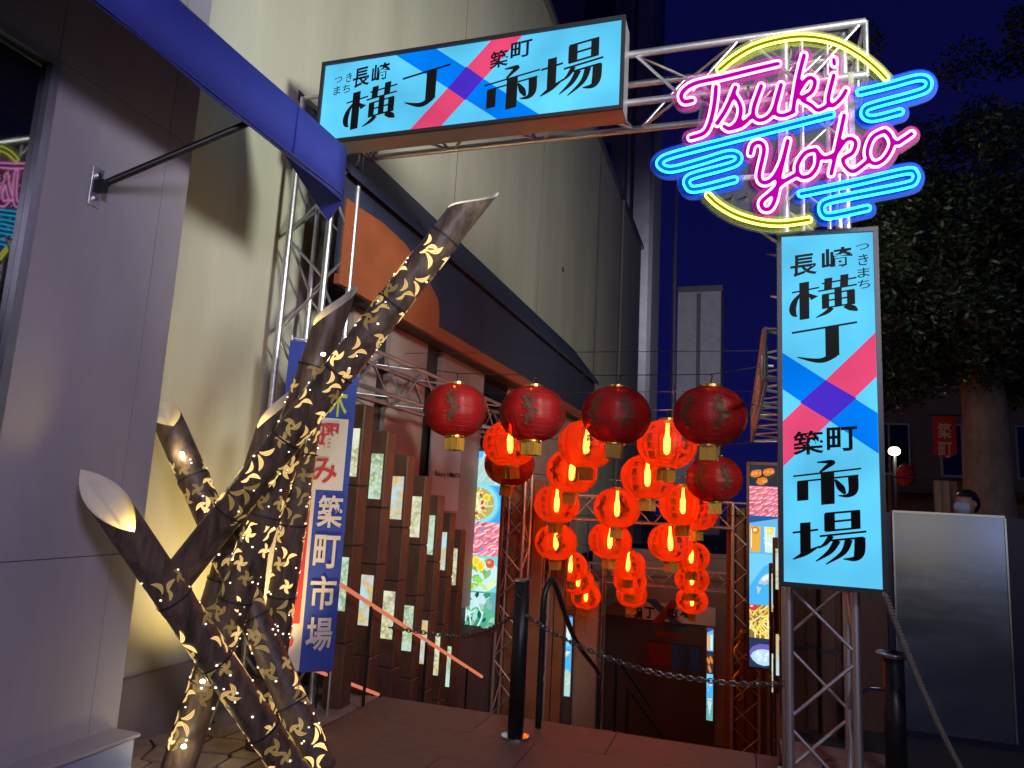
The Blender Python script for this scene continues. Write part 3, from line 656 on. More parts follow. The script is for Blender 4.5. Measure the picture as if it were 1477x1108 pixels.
for i, (Y, ls, lab, grp) in enumerate(ROWS):
    zt_ = []
    for (x, y, lit) in ls:
        la, gr = lab, grp
        if i == 2:
            la, gr = ('glowing lantern on the third wire', 'glowing lanterns on the third wire') if lit else ('unlit red lantern on the third wire', 'unlit lanterns on the third wire')
        if la:
            row = [q for q in ls if q[2] == lit and (q[0], q[1]) != (1003,738)]; k_ = [q[0] for q in row].index(x) if x in [q[0] for q in row] else 0
            la += ', '+(['the one at the shop end', 'the second counted from the shop', 'the third counted from the shop', 'the one at the light box end'][k_] if len(row) == 4 else ['the one at the shop end', 'the middle one', 'the one at the light box end'][k_] if len(row) == 3 else ['the one at the shop end', 'the one at the light box end'][k_]); pass
        if (x, y) == (1003,738): la, gr = 'glowing lantern half hidden behind another beside the right truss portal', None
        p = lantern(x, y, Y, lit, la, gr); zt_.append(p)
    w = thing('lantern_wire', 'thin dark wire carrying the %s row of lanterns' % ('first second third fourth fifth sixth seventh eighth'.split()[i]), 'wire', (-1.4,Y,zt_[0].z+LH+.11))
    if i == 4: zt_ = zt_[:3]
    P = [Vec((-2.93,Y,zt_[0].z+LH+.17))]+[q+Vec((0,0,LH+.105)) for q in zt_]+[Vec((.16,Y,zt_[-1].z+LH+.17))]
    MB().tube(P, .004, 5).build('strand', WIRE, w)
    if i < 3:
        MB().tube([q+Vec((0,.0,.22)) if 0 else Vec((q.x,q.y,q.z+.12)) for q in P[:1]+P[-1:]], .003, 5).build('upper_strand', WIRE, w)
    for q in (P[0], P[-1]): rod('turnbuckle', q+Vec((-.06,0,0)), q+Vec((.06,0,0)), .011, ALU, w, 6)
# ------------------------------------------------------------------ lit pillars
def lattice(name, c1, c2, c3, st):
    m = bpy.data.materials.new(name); m.use_nodes = True; nt = m.node_tree; N = nt.nodes; L = nt.links; N.clear()
    out = N.new('ShaderNodeOutputMaterial'); e = N.new('ShaderNodeEmission'); t = N.new('ShaderNodeTexCoord'); v = N.new('ShaderNodeTexVoronoi'); v.inputs['Scale'].default_value = 34
    r = N.new('ShaderNodeValToRGB'); L.new(t.outputs['Object'], v.inputs[0]); L.new(v.outputs['Distance'], r.inputs[0])
    r.color_ramp.elements[0].color = (*c1,1); r.color_ramp.elements[1].color = (*c2,1); r.color_ramp.elements[0].position = .1; r.color_ramp.elements[1].position = .75
    n = N.new('ShaderNodeTexNoise'); n.inputs['Scale'].default_value = 6; L.new(t.outputs['Object'], n.inputs[0]); r2 = N.new('ShaderNodeValToRGB'); r2.color_ramp.elements[0].position = .45; r2.color_ramp.elements[1].position = .6
    L.new(n.outputs[0], r2.inputs[0]); mx = N.new('ShaderNodeMix'); mx.data_type = 'RGBA'; L.new(r2.outputs[0], mx.inputs[0]); L.new(r.outputs[0], mx.inputs[6]); mx.inputs[7].default_value = (*c3,1)
    L.new(mx.outputs[2], e.inputs[0]); e.inputs[1].default_value = st; L.new(e.outputs[0], out.inputs[0]); return m
LAT = [lattice('lit lattice pale', (.75,.68,.36), (.28,.30,.20), (.62,.66,.48), 1.0), lattice('lit lattice green', (.60,.66,.34), (.20,.30,.22), (.45,.60,.52), 1.0), lattice('lit lattice warm', (.80,.42,.16), (.40,.40,.22), (.35,.62,.75), 1.0)]
def pillar(X, Y, zt_, w, label, group, wins=((.19,.55),(1.14,1.52)), zb=-2.9, kk=0, side=1):
    p = thing('lit_pillar', label, 'pillar', (X, Y, zb), group); d = w*.95
    cuts = sorted(set([0, .62, 1.06, 1.75, 2.4, zt_-zb]))
    for a, b_ in zip(cuts[:-1], cuts[1:]):
        if zt_-b_ < zb-1e-6: continue
        j = .004
        MB().box((X-w/2, Y-d/2, zt_-b_+j), (X+w/2, Y+d/2, zt_-a-j)).build('shaft_segment', BROWN, p, bevel=.008)
    MB().box((X-w*.44, Y-d*.44, zb), (X+w*.44, Y+d*.44, zt_-.03)).build('core', DWOOD, p)
    for i, (a, b_) in enumerate(wins):
        boxo('light_panel', (X-w*.34, Y-d/2-.006, zt_-b_), (X+w*.34, Y-d/2-.0005, zt_-a), LAT[(i+kk) % 3], p)
    return p
LPX = [(521,584),(554,622),(583,656),(608,686),(627,714),(644,739),(659,763)]
for k, (x, y) in enumerate(LPX):
    q = onX(x, y, -2.80); pillar(-2.80, q.y, q.z, .155, 'brown pillar with pale lit panels, %s of the stepped row counted from the banner' % 'first second third fourth fifth sixth seventh'.split()[k], 'stepped lit pillars on the shop side', kk=k)
for k, (x, y) in enumerate(((1131,735),(1122,775),(1116,812))):
    q = onY(x, y, 6.6+.55*k); pillar(q.x+.02, 6.6+.55*k, q.z, .13, 'brown pillar with pale lit panels beside the sushi poster, %s from the poster' % ['third','second','first'][k], 'lit pillars beside the sushi poster', wins=((.10,.46),(.85,1.2)), kk=k, side=-1)
for k, (x, y) in enumerate(((781,884),(788,889),(795,896),(802,903))):
    q = onY(x, y, 12.2+.35*k); pillar(q.x, 12.2+.35*k, q.z, .085, 'thin brown pillar with white lit panels behind the bollard, %s of four counted from it' % ['first','second','third','fourth'][k], 'thin lit pillars behind the centre bollard', wins=((.05,.42),(1.05,1.42)), zb=-3.0)
for k, (x, y) in enumerate(((1150,846),(1172,846),(1193,850),(1212,846),(1228,850))):
    q = onY(x, y, 5.95+.12*(k % 2)); h = thing('brown_pillar', 'plain brown pillar standing behind the right gate upright', 'pillar', (q.x, q.y, -.03), 'plain brown pillars behind the right upright')
    boxo('shaft', (q.x-.05,q.y-.05,-.03), (q.x+.05,q.y+.05,1.2+.15*math.sin(k*2.3)), BROWN, h, bevel=.008)
    boxo('collar', (q.x-.056,q.y-.056,.55), (q.x+.056,q.y+.056,.58), DWOOD, h)
b = thing('brown_side_board', 'brown board closing the gap behind the right gate upright', 'board', (.7,6.2,0))
boxo('board', (.30,6.25,-.03), (1.05,6.29,1.5), BROWN, b); boxo('rail', (.30,6.20,1.46), (1.05,6.249,1.52), BLACKM, b)
# ------------------------------------------------------------------ food posters
PR = {}
def ink(c, st=.85):
    key = tuple(round(x, 3) for x in c)
    if key not in PR: PR[key] = emis('print %d' % len(PR), key, st, 0, len(PR) > 400)
    return PR[key]
class Print:
    # flat shapes of a food photograph, clipped to the tile: x in 0..1, y in 0..h (up)
    def __init__(s_, h, seed): s_.h = h; s_.r = random.Random(seed); s_.layers = []
    def add(s_, poly, c): s_.layers.append((poly, c))
    def blob(s_, x, y, rx, ry, c, ang=0, jit=.12, n=12):
        ca, sa = math.cos(ang), math.sin(ang); P = []
        for k in range(n):
            w = 2*math.pi*k/n; q = 1+s_.r.uniform(-jit,jit); a, b_ = rx*q*math.cos(w), ry*q*math.sin(w); P.append((x+a*ca-b_*sa, y+a*sa+b_*ca))
        s_.add(P, c)
    def strand(s_, x, y, L_, ang, bend, w, c, n=7):
        P = []; Q = []
        for k in range(n):
            t = k/(n-1)-.5; a = ang+bend*t; px_, py_ = x+L_*t*math.cos(ang)-bend*L_*t*t*math.sin(ang), y+L_*t*math.sin(ang)+bend*L_*t*t*math.cos(ang)
            nx, ny = -math.sin(a)*w/2, math.cos(a)*w/2; P.append((px_+nx,py_+ny)); Q.append((px_-nx,py_-ny))
        s_.add(P+Q[::-1], c)
def jitc(r, c, k=.25): q = 1+r.uniform(-k,k); return tuple(min(1, round(x*q*8)/8 if x > .3 else round(x*q*20)/20) for x in c)
def draw(kind, h, seed):
    d = Print(h, seed); r = d.r; U = r.uniform
    if kind == 'soup':
        bg = (.10,.50,.95); d.blob(.6,h*.35,.62,h*.55,(.35,.65,.70)); d.blob(.75,h*.55,.34,h*.42,(.45,.62,.55))
        for _ in range(16): d.strand(U(.4,1),U(.1,.9)*h,.4,U(.7,1.5),U(-.6,.6),.045,jitc(r,(.50,.72,.70)))
        d.blob(.22,h*.22,.17,h*.2,(.85,.75,.45)); d.blob(.22,h*.22,.12,h*.15,(.90,.42,.04))
    elif kind == 'noodle':
        bg = (.05,.38,.80); d.blob(.46,h*.5,.52,.50,(.12,.55,.85),0,.01,30); d.blob(.46,h*.5,.47,.45,(.25,.75,.90),0,.01,30); d.blob(.46,h*.5,.38,.36,(.55,.42,.10),0,.03,24)
        for _ in range(46): a = U(0,6.28); q = U(0,.26); d.strand(.46+q*math.cos(a),h*.5+q*math.sin(a),U(.18,.32),U(0,3.14),U(-1.5,1.5),.028,jitc(r,(.90,.80,.45),.2))
        for _ in range(7): d.blob(.46+U(-.24,.24),h*.5+U(-.22,.22),.05,.035,(.55,.06,.04),U(0,3))
        for _ in range(6): d.blob(.46+U(-.2,.2),h*.5+U(-.2,.2),.05,.022,(.22,.42,.05),U(0,3))
        d.blob(.66,h*.66,.10,.09,(.75,.78,.12)); d.blob(.66,h*.66,.05,.045,(.85,.50,.05))
    elif kind in ('beef','sashimi'):
        bg = (.10,.36,.60) if kind == 'beef' else (.45,.08,.14); nr = 6
        for j in range(nr):
            for i in range(6):
                x, y = -.02+i*.2+U(-.05,.05)+(.1 if j % 2 else 0), h*(.94-j*.88/(nr-1))+U(-.03,.03)
                d.blob(x,y,.17,h*.11,jitc(r,(.75,.20,.28)),U(.2,.7)); d.strand(x,y+.01,.24,U(.2,.7),U(-.6,.6),.03,jitc(r,(.95,.65,.68),.1)); d.strand(x+.03,y-h*.05,.2,U(.2,.7),.4,.02,(.50,.05,.10))
    elif kind == 'salad':
        bg = (.20,.66,.75); d.blob(.5,h*.45,.56,h*.50,(.60,.85,.85),0,.02,24)
        for _ in range(34): d.blob(U(.08,.92),U(.1,.85)*h,U(.07,.13),U(.04,.08),jitc(r,r.choice([(.25,.60,.10),(.45,.75,.20),(.65,.85,.45),(.30,.55,.25)])),U(0,3),.3,9)
        for x, y in ((.2,.35),(.82,.8),(.3,.2)): d.blob(x,y*h,.11,.10,(.75,.10,.04)); d.blob(x-.02,y*h+.02,.04,.03,(.95,.45,.30))
        for x, y in ((.5,.82),(.6,.7)): d.blob(x,y*h,.10,.12,(.95,.80,.08)); d.blob(x,y*h,.06,.08,(.95,.60,.05))
    elif kind == 'greens':
        bg = (.12,.42,.45); d.add([(.1,.95*h),(.9,.95*h),(.55,.28*h),(.42,.28*h)],(.55,.80,.85))
        for _ in range(46): x, y = U(0,1), U(0,.9)*h; d.blob(x,y,U(.06,.11),U(.03,.07),jitc(r,r.choice([(.04,.25,.12),(.10,.42,.22),(.30,.60,.45),(.02,.14,.08)]),.3),U(0,3),.35,9)
        for _ in range(8): d.strand(U(.1,.9),U(.1,.9)*h,.4,U(.5,2.4),U(-.5,.5),.03,(.70,.88,.88))
    elif kind == 'sushi':
        bg = (.03,.03,.05)
        for x, y in ((.25,.55),(.68,.62),(.45,.2)):
            d.blob(x,y*h,.26,h*.26,(.03,.05,.04),.3,.05); d.blob(x,y*h+.04,.22,h*.17,(.75,.20,.04),.3)
            for _ in range(9): d.blob(x+U(-.16,.16),y*h+.04+U(-.05,.05)*h,.035,.03,jitc(r,(.95,.40,.08)))
    elif kind == 'drink':
        bg = (.14,.48,.85); d.add([(0,.8*h),(1,.95*h),(1,h),(0,h)],(.03,.10,.35))
        for x, c, c2 in ((.2,(.85,.42,.05),(.70,.20,.04)),(.72,(.65,.85,.75),(.85,.75,.10))): d.add([(x-.17,.05*h),(x+.17,.05*h),(x+.2,.72*h),(x-.2,.72*h)],c); d.blob(x,.62*h,.15,.13,c2); d.blob(x,.62*h,.08,.07,(.95,.85,.35)); d.strand(x-.13,.4*h,.5*h,1.57,0,.03,(.90,.97,1))
        for _ in range(8): d.blob(U(.55,.9),U(.1,.5)*h,.06,.05,(.80,.93,.95),U(0,2))
    elif kind == 'fish':
        bg = (.07,.46,.90); d.add([(0,.35*h),(.5,.75*h),(1,.9*h),(1,h),(0,h)],(.18,.62,.98)); d.blob(.62,.52*h,.36,.15,(.45,.62,.70),.6); d.blob(.66,.56*h,.28,.09,(.80,.85,.85),.6); d.add([(.3,.2*h),(.42,.33*h),(.25,.36*h)],(.50,.62,.68))
        for k in range(6): d.strand(.5+.07*k,.42*h+.05*k,.16,2.1,.5,.02,(.30,.45,.55))
        d.blob(.82,.70*h,.03,.03,(.03,.03,.05))
    elif kind == 'chips':
        bg = (.30,.16,.04); 
        for _ in range(60): d.strand(U(0,1),U(0,.95)*h,U(.3,.5),U(.2,2.6),U(-.2,.2),.055,jitc(r,r.choice([(.92,.72,.15),(.98,.86,.35),(.75,.50,.06)]),.15))
        d.blob(.12,.92*h,.17,.12,(.65,.04,.08)); d.blob(.08,.95*h,.06,.04,(.95,.55,.60))
    else:
        bg = (.02,.04,.09); d.blob(.5,h*.45,.50,h*.36,(.16,.12,.50),0,.02,20); d.blob(.5,h*.36,.44,h*.28,(.45,.72,.98),0,.06)
        for _ in range(14): d.blob(.5+U(-.3,.3),h*.38+U(-.14,.14)*h,.08,.05,jitc(r,(.75,.88,.98),.1),U(0,3))
    return bg, d.layers
def clipbox(poly, h):
    for ax_, lim, sg in ((0,.0,1),(0,1.,-1),(1,.0,1),(1,h,-1)):
        out = []
        for i in range(len(poly)):
            a, b_ = poly[i], poly[(i+1) % len(poly)]; da, db = (a[ax_]-lim)*sg, (b_[ax_]-lim)*sg
            if da >= 0: out.append(a)
            if da*db < 0: t = da/(da-db); out.append((a[0]+(b_[0]-a[0])*t, a[1]+(b_[1]-a[1])*t))
        poly = out
        if len(poly) < 3: return None
    return poly
PFRAME = mat('poster frame', (.20,.09,.06), .5, .3, .1, 6)
def poster(label, p0, p1, Y, tiles, frac=None):
    a, b_ = onY(*p0, Y), onY(*p1, Y); x0, x1, z1, z0 = a.x, b_.x, a.z, b_.z
    p = thing('food_poster', label, 'poster', ((x0+x1)/2, Y, z0))
    boxo('frame', (x0-.03,Y+.001,z0-.03), (x1+.03,Y+.06,z1+.03), PFRAME, p)
    for e in ((x0-.03,x0),(x1,x1+.03)): boxo('frame_edge', (e[0],Y-.012,z0-.029), (e[1],Y+.0005,z1+.029), PFRAME, p)
    fr = frac or [1/len(tiles)]*len(tiles); z = z1
    for k, f in zip(tiles, fr):
        h = (z1-z0)*f; w = x1-x0; bgc, lays = draw(k, h/w, len(k)*7+int(z*100)); zb = z-h
        tile = MB().quad((x0,Y-.002,zb),(x1,Y-.002,zb),(x1,Y-.002,z),(x0,Y-.002,z)).build('dish_print', ink(bgc), p); by = {}
        for i_, (poly, c) in enumerate(lays):
            poly = clipbox(poly, h/w)
            if poly: by.setdefault(c, MB()).quad(*[(x0+q[0]*w, Y-.0025-.00018*i_, zb+q[1]*w) for q in poly])
        for c, mb in by.items(): o = mb.build('print_colour', ink(c), tile); o['kind'] = 'stuff'
        z = zb
poster('backlit poster stack of soup, noodles and sliced beef beside the stepped pillars', (667,650), (713,908), 8.6, ['soup','noodle','beef','salad','greens'], [.20,.21,.19,.20,.20])
poster('backlit poster stack of sushi, drinks and chips beside the vertical light box', (1081,670), (1123,966), 8.4, ['sushi','sashimi','drink','fish','chips','bowl'], [.11,.15,.19,.25,.16,.14])
poster('small blue backlit poster half hidden behind the stepped pillars', (577,646), (613,790), 7.3, ['fish','salad'], [.5,.5])
poster('narrow backlit poster of drinks behind the centre handrail', (803,886), (822,1005), 13.2, ['drink','fish','soup'])
poster('thin strip of backlit poster edge in the dark doorway', (1020,906), (1028,1040), 13.6, ['drink','sushi','fish','greens'])
# gold dragon ornaments on the portal uprights
for x, y0, y1, Y, lab in ((727,862,952,9.75,'gold dragon ornament on the truss upright beside the noodle poster'),(1065,915,1012,9.75,'gold dragon ornament on the truss upright beside the sushi poster')):
    a, b_ = onY(x, y0, Y), onY(x, y1, Y); d = thing('dragon_ornament', lab, 'ornament', (a.x, Y, b_.z))
    P = [Vec((a.x+.055*math.sin(t*15)*(1-.3*t), Y+.02*math.cos(t*15), b_.z+(a.z-b_.z)*t)) for t in np.linspace(0,1,46)]
    MB().tube(P, [.008+.016*math.sin(math.pi*min(1,t*1.1))**.6 for t in np.linspace(.02,.9,46)], 6).build('body', GOLD, d, smooth=True)
    h = P[-1]; MB().tube([h,h+Vec((.03,-.02,.05)),h+Vec((.07,-.03,.05))],[.02,.034,.012],6).build('head', GOLD, d)
    for k in range(4, 44, 6): MB().tube([P[k],P[k]+Vec((.05*(1 if k % 4 else -1),-.01,.025))],[.010,.002],5).build('fin', GOLD, d)
# ------------------------------------------------------------------ burnt bamboo sculpture
GOLDL = emis('glowing cut-out', (1,.64,.24), 1.0, .82, True)
LED = emis('led point', (1,.90,.66), 2.2, 0, True)
HOT = emis('lamp lens', (1,.92,.62), 14)
def motif_mesh(R, v):
    mb = MB(); r = random.Random(v)
    def leaf(cu, cv, ang, L_, W_, curve):
        n = 6; P = []; L_ *= 1.05; W_ *= 1.35; cu *= .95; cv *= .95
        for i in range(n+1):
            t = i/n; u = (t-.5)*L_; w = W_*math.sin(math.pi*min(1,max(.08,t)))**.7; vv = curve*(4*(t-.5)**2)
            P.append((u, vv+w, vv-w))
        ca, sa = math.cos(ang), math.sin(ang)
        for lo_, hi_ in ((0,.26),(.37,.63),(.74,1)):
          base = len(mb.v)
          for u, a0, b0_ in P:
            a, b_ = a0+(b0_-a0)*lo_, a0+(b0_-a0)*hi_
            for q in (a, b_):
                x, y = cu+u*ca-q*sa, cv+u*sa+q*ca; mb.v.append(((R+.0025)*math.cos(x/R), (R+.0025)*math.sin(x/R), y))
          for i in range(n): mb.f.append((base+2*i, base+2*i+2, base+2*i+3, base+2*i+1))
    if v == 0:
        for k in range(3): leaf(.028*math.cos(k*2.1+.4), .028*math.sin(k*2.1+.4), k*2.1+1.2, .075, .0085, .014)
    elif v == 1:
        leaf(0,.03,.9,.085,.009,.018); leaf(.005,-.03,-.8,.085,.009,-.018)
    elif v == 2:
        for k in range(4): leaf(.020*math.cos(k*1.57), .024*math.sin(k*1.57), k*1.57+.5, .05, .007, .006)
    else:
        leaf(-.02,.02,1.9,.07,.008,.02); leaf(.02,.0,.5,.065,.008,-.016); leaf(0,-.05,1.2,.05,.006,.008)
    return mb.mesh('flower_cutout', GOLDL)
MOT = {}
def cutf(w):
    a = abs((w+math.pi) % (2*math.pi)-math.pi)/math.pi; return .7*(.5-a)+.3*.5*math.cos(a*math.pi)
def bamboo(p0, p1, R, tip, cut, label, glow, seed, start=0.12, dens=1.0):
    p0, p1 = Vec(p0), Vec(p1); ax = (p1-p0).normalized(); L = (p1-p0).length; r = random.Random(seed)
    e1 = (Vec(tip)-ax*Vec(tip).dot(ax)).normalized(); e2 = ax.cross(e1)
    t = thing('bamboo_tube', label, 'bamboo tube', p0, None); q = Matrix((e1, e2, ax)).transposed().to_quaternion()
    n = 32; body = MB(); nodes = [L*.18+.46*k+r.uniform(-.04,.04) for k in range(8)]
    zz = [0]; z = 0
    while z < L-cut*.5-.04: z += .04; zz.append(z)
    for z in zz:
        bulge = sum(.006*math.exp(-((z-nd)/.012)**2)-.003*math.exp(-((z-nd-.02)/.010)**2) for nd in nodes)
        rr = R*(1+.02*math.sin(z*3+seed))+bulge
        for k in range(n): w = 2*math.pi*k/n; body.v.append(tuple(p0+ax*z+(e1*math.cos(w)+e2*math.sin(w))*rr))
    m = len(zz)
    for k in range(n): w = 2*math.pi*k/n; body.v.append(tuple(p0+ax*(L+cut*cutf(w))+(e1*math.cos(w)+e2*math.sin(w))*R))
    for i in range(m):
        for k in range(n): k2 = (k+1) % n; body.f.append((i*n+k, i*n+k2, (i+1)*n+k2, (i+1)*n+k))
    body.f.append(tuple(range(n-1,-1,-1)))
    body.build('culm', BAMB, t, smooth=True)
    for nd in nodes:
        if .05 < nd < L-cut*.6: MB().tube([p0+ax*(nd+.008), p0+ax*(nd+.018)], R*1.03+.004, 28, False).build('node_ring', DWOOD, t, smooth=True)
    ins = MB(); Ri = R*.90
    for z in (L-cut*.5-.35,):
        for k in range(n): w = 2*math.pi*k/n; ins.v.append(tuple(p0+ax*z+(e1*math.cos(w)+e2*math.sin(w))*Ri))
    for rr, dz in ((Ri,-.004),(R*1.0,0.0)):
        for k in range(n): w = 2*math.pi*k/n; ins.v.append(tuple(p0+ax*(L+cut*cutf(w)+dz)+(e1*math.cos(w)+e2*math.sin(w))*rr))
    for i in range(2):
        for k in range(n): k2 = (k+1) % n; ins.f.append((i*n+k, i*n+k2, (i+1)*n+k2, (i+1)*n+k))
    ins.f.append(tuple(range(n))); ins.build('hollow', BAMBIN, t, smooth=True)
    if glow: lamp('POINT', 'tube_light', p0+ax*(L-cut*.5-.06), glow*9, (1,.78,.22), t, .045)
    led = MB(); z = start
    while z < L-cut-.05:
        for c in range(5):
            ang = c*1.257+r.uniform(-.5,.5)+z*2.3; vv = r.randrange(4); key = (round(R,3), vv)
            if key not in MOT: MOT[key] = motif_mesh(R, vv)
            if r.random() < .85*dens:
                o = bpy.data.objects.new('flower_cutout', MOT[key]); COL.objects.link(o); o.parent = t
                o.rotation_mode = 'QUATERNION'; o.rotation_quaternion = q @ Quaternion((0,0,1), ang); o.location = ax*(z+r.uniform(-.05,.05))
            for _ in range(2):
                if r.random() < .34*dens:
                    w = r.uniform(0, 6.28); zc = z+r.uniform(-.09,.09); c0 = p0+ax*zc+(e1*math.cos(w)+e2*math.sin(w))*(R+.001); s_ = r.uniform(.0028,.0046)
                    led.box(c0-Vec((s_,)*3), c0+Vec((s_,)*3))
        z += .125
    o = led.build('led_points', LED, t); o['kind'] = 'stuff'
    return t, ax
gL = onZ(432,1128,.0); 
t2, a2 = bamboo(gL, dep(155,722,3.35), 0.082, -rt*.75+fw*.65, .36, 'bamboo tube leaning towards the grey panel wall, its cut mouth lit yellow', .58, 2, .05)
bamboo(dep(252,838,3.78), dep(683,289,3.94), 0.086, rt*.9+fw*.4, .26, 'longest bamboo tube slanting up towards the gate beam, its mouth unlit', 0, 3, .45)
t3, a3 = bamboo(onZ(255,1112,0), dep(484,440,4.28), 0.091, rt*.75+fw*.65, .34, 'bamboo tube standing on the paving, leaning across the gate upright', .5, 4, .15)
bamboo(dep(300,900,4.22), dep(401,585,4.40), 0.082, rt*.75+fw*.65, .34, 'short bamboo tube with yellow lit mouth behind the longest tube', .9, 5, .05, .7)
bamboo(onZ(374,1078,0), dep(449,575,4.55), 0.084, fw, .2, 'nearly upright bamboo tube beside the blue banner', 0, 6, .1)
bamboo(onZ(464,1112,0), dep(238,596,4.30), 0.084, -rt*.5+fw*.7, .24, 'bamboo tube leaning back against the beige wall', .6, 8, .12)
for nm, x, y, D in (('upper',265,1078,3.72),('lower',292,984,3.80),('top',466,512,3.98),('side',262,655,4.16)):
    c = dep(x, y, D); s_ = thing('led_spot', {'upper':'bright white spotlight low on the standing bamboo tube','lower':'bright white spotlight where two bamboo tubes cross','top':'bright golden spotlight high on the bamboo sculpture','side':'warm spotlight on the bamboo tube leaning on the wall'}[nm], 'spotlight', c)
    MB().lathe([(0,-.004),(.010,-.004),(.014,.004),(.010,.012),(0,.014)], c, 12).build('lens', HOT, s_, smooth=True)
    lamp('POINT', 'spot_light', c-fw*.03, .8 if nm != 'top' else .4, (1,.85,.5), s_, .012)
fl = thing('added_floodlight', 'added yellow floodlight behind the bamboo, standing in for the tube lights on the beige wall', 'floodlight', (-2.82,4.02,0))
MB().box((-2.89,3.97,.0),(-2.75,4.07,.06)).build('housing', BLACKM, fl); boxo('lens', (-2.88,3.98,.061), (-2.76,4.06,.066), HOT, fl)
lamp('SPOT', 'added_flood', (-2.82,4.02,.16), 105, (1,.72,.25), fl, .06, (-3.5,4.0,2.5), 105, 1)  # added spot, washes the wall in place of the LEDs inside the tubes
# ------------------------------------------------------------------ banner on the left upright
bn = thing('vertical_banner', 'tall blue and red fabric banner with white kanji beside the bamboo', 'banner', (-2.71,4.66,0))
BA, BB = Vec((-3.10,4.28,0)), Vec((-2.70,4.58,0)); bex = (BB-BA).normalized(); bw = (BB-BA).length; bnr = Vec((bex.y,-bex.x,0)); bz0, bz1 = .30, 2.58
BBLUE = mat('banner blue', (.02,.05,.36), .7, 0, .1, 5); BRED = mat('banner red', (.50,.03,.04), .7, 0, .1, 5); BWHITE = mat('banner white', (.62,.56,.55), .7, 0, .06, 6); BYEL = mat('banner yellow', (.45,.50,.10), .7)
def bpnt(u, v, l=0):
    return BA+bex*(u*bw)+Vec((0,0,bz1-v*(bz1-bz0)))+bnr*(l+.012*math.sin(v*7+u*2)*math.sin(u*3))
def bsheet(nm, u0, u1, v0, v1, mt, l, par):
    mb = MB(); n, k = 14, 5
    for i in range(n+1):
        for j in range(k+1): mb.v.append(tuple(bpnt(u0+(u1-u0)*j/k, v0+(v1-v0)*i/n, l)))
    for i in range(n):
        for j in range(k): a = i*(k+1)+j; mb.f.append((a,a+1,a+k+2,a+k+1))
    return mb.build(nm, mt, par, smooth=True)
cl = bsheet('cloth', 0, 1, 0, 1, BBLUE, 0, bn); bsheet('white_field', 0, .55, .24, .995, BWHITE, .003, cl); bsheet('white_patch', .34, .92, .235, .46, BWHITE, .006, cl); bsheet('red_field', .14, .50, .47, .86, BRED, .006, cl)
def btext(s_, u0, u1, v0, v1, mt, l, bold=.02):
    V, Fc = textpoly(s_, bold); x0, x1 = min(v.x for v in V), max(v.x for v in V); y0, y1 = min(v.y for v in V), max(v.y for v in V); mb = MB()
    mb.v = [tuple(bpnt(u0+(v.x-x0)/(x1-x0)*(u1-u0), v0+(y1-v.y)/(y1-y0)*(v1-v0), l)) for v in V]; mb.f = Fc; mb.build('lettering', mt, cl)
for i, ch in enumerate('築町市場'): btext(ch, .60, .95, .475+i*.122, .575+i*.122, BWHITE, .010)
btext('曜', .50, .80, .25, .34, BRED, .010); btext('み', .46, .82, .36, .44, BRED, .010)
for i, ch in enumerate('ランド'): btext(ch, .20, .46, .49+i*.10, .575+i*.10, BWHITE, .010)
btext('！', .26, .44, .79, .93, BRED, .013, .03)
btext('水', .20, .45, .06, .17, BYEL, .006); btext('木', .62, .88, .13, .23, BYEL, .006)
for u in (.02,.985): q = BA+bex*(u*bw)-bnr*.02; rod('pole', q, q+Vec((0,0,2.62)), .009, ALU, bn)
MB().tube([BA+Vec((0,0,2.60))-bnr*.02, BB+Vec((0,0,2.60))-bnr*.02],.008,6).build('cross_bar', ALU, bn)
# ------------------------------------------------------------------ rails, bollards, chains
COP = emis('copper led tube', (1,.28,.15), .55)
r_ = thing('lit_handrail', 'copper glowing handrail tube descending along the stepped pillars', 'handrail', (-2.55,5.3,0))
q = [onX(492,844,-2.62), onX(607,920,-2.62), onX(695,976,-2.62)]; q = [q[0], q[0].lerp(q[2],.5), q[2]]
rod('tube', q[0], q[2], .016, COP, r_)
for k in (.15,.5,.85): p = q[0].lerp(q[2],k); rod('stanchion', (p.x,p.y,p.z), (p.x,p.y,min(-.1,p.z-.9)), .012, BLACKM, r_)
r_ = thing('floor_light_tube', 'copper glowing light tube on the paving beside the banner', 'light tube', (-2.7,5,0))
a, b_ = onX(450,965,-2.9), onX(546,1002,-2.66); rod('tube', a, b_, .012, COP, r_)
for k in (.1,.9): p = a.lerp(b_,k); rod('clip', (p.x,p.y,-.01), p, .006, BLACKM, r_)
def bollard(X, Y, h, r, label):
    b = thing('bollard', label, 'bollard', (X,Y,0)); MB().tube([(X,Y,.0),(X,Y,h)], r, 20).build('post', BLACKM, b, smooth=True)
    MB().lathe([(r*1.02,.0),(r*1.75,.0),(r*1.75,.018),(r*1.02,.022)], (X,Y,0), 20).build('base_flange', STEEL, b); MB().lathe([(0,h+.012),(r*1.1,h+.010),(r*1.1,h-.004),(r,h-.006)], (X,Y,0), 20).build('cap', STEEL, b)
    MB().tube([(X-.01,Y-r,h-.08),(X-.01,Y-r-.03,h-.08),(X+.02,Y-r-.03,h-.10)],.006,6).build('eyelet', STEEL, b); return b
bollard(-1.415,4.76,1.0,.052,'dark steel bollard in the middle of the stair head')
qx = onY(1290,1000,4.95); b = thing('standing_ashtray_post', 'dark post with a round steel dish on top beside the right upright', 'post', (qx.x,4.95,0))
zt2 = onY(1290,945,4.95).z
MB().tube([(qx.x,4.95,-.03),(qx.x,4.95,zt2-.01)], .058, 20).build('post', BLACKM, b, smooth=True); MB().lathe([(0,zt2-.008),(.07,zt2-.008),(.098,zt2+.012),(.10,zt2+.008),(.07,zt2-.016)], (qx.x,4.95,0), 28).build('dish', STEEL, b, smooth=True)
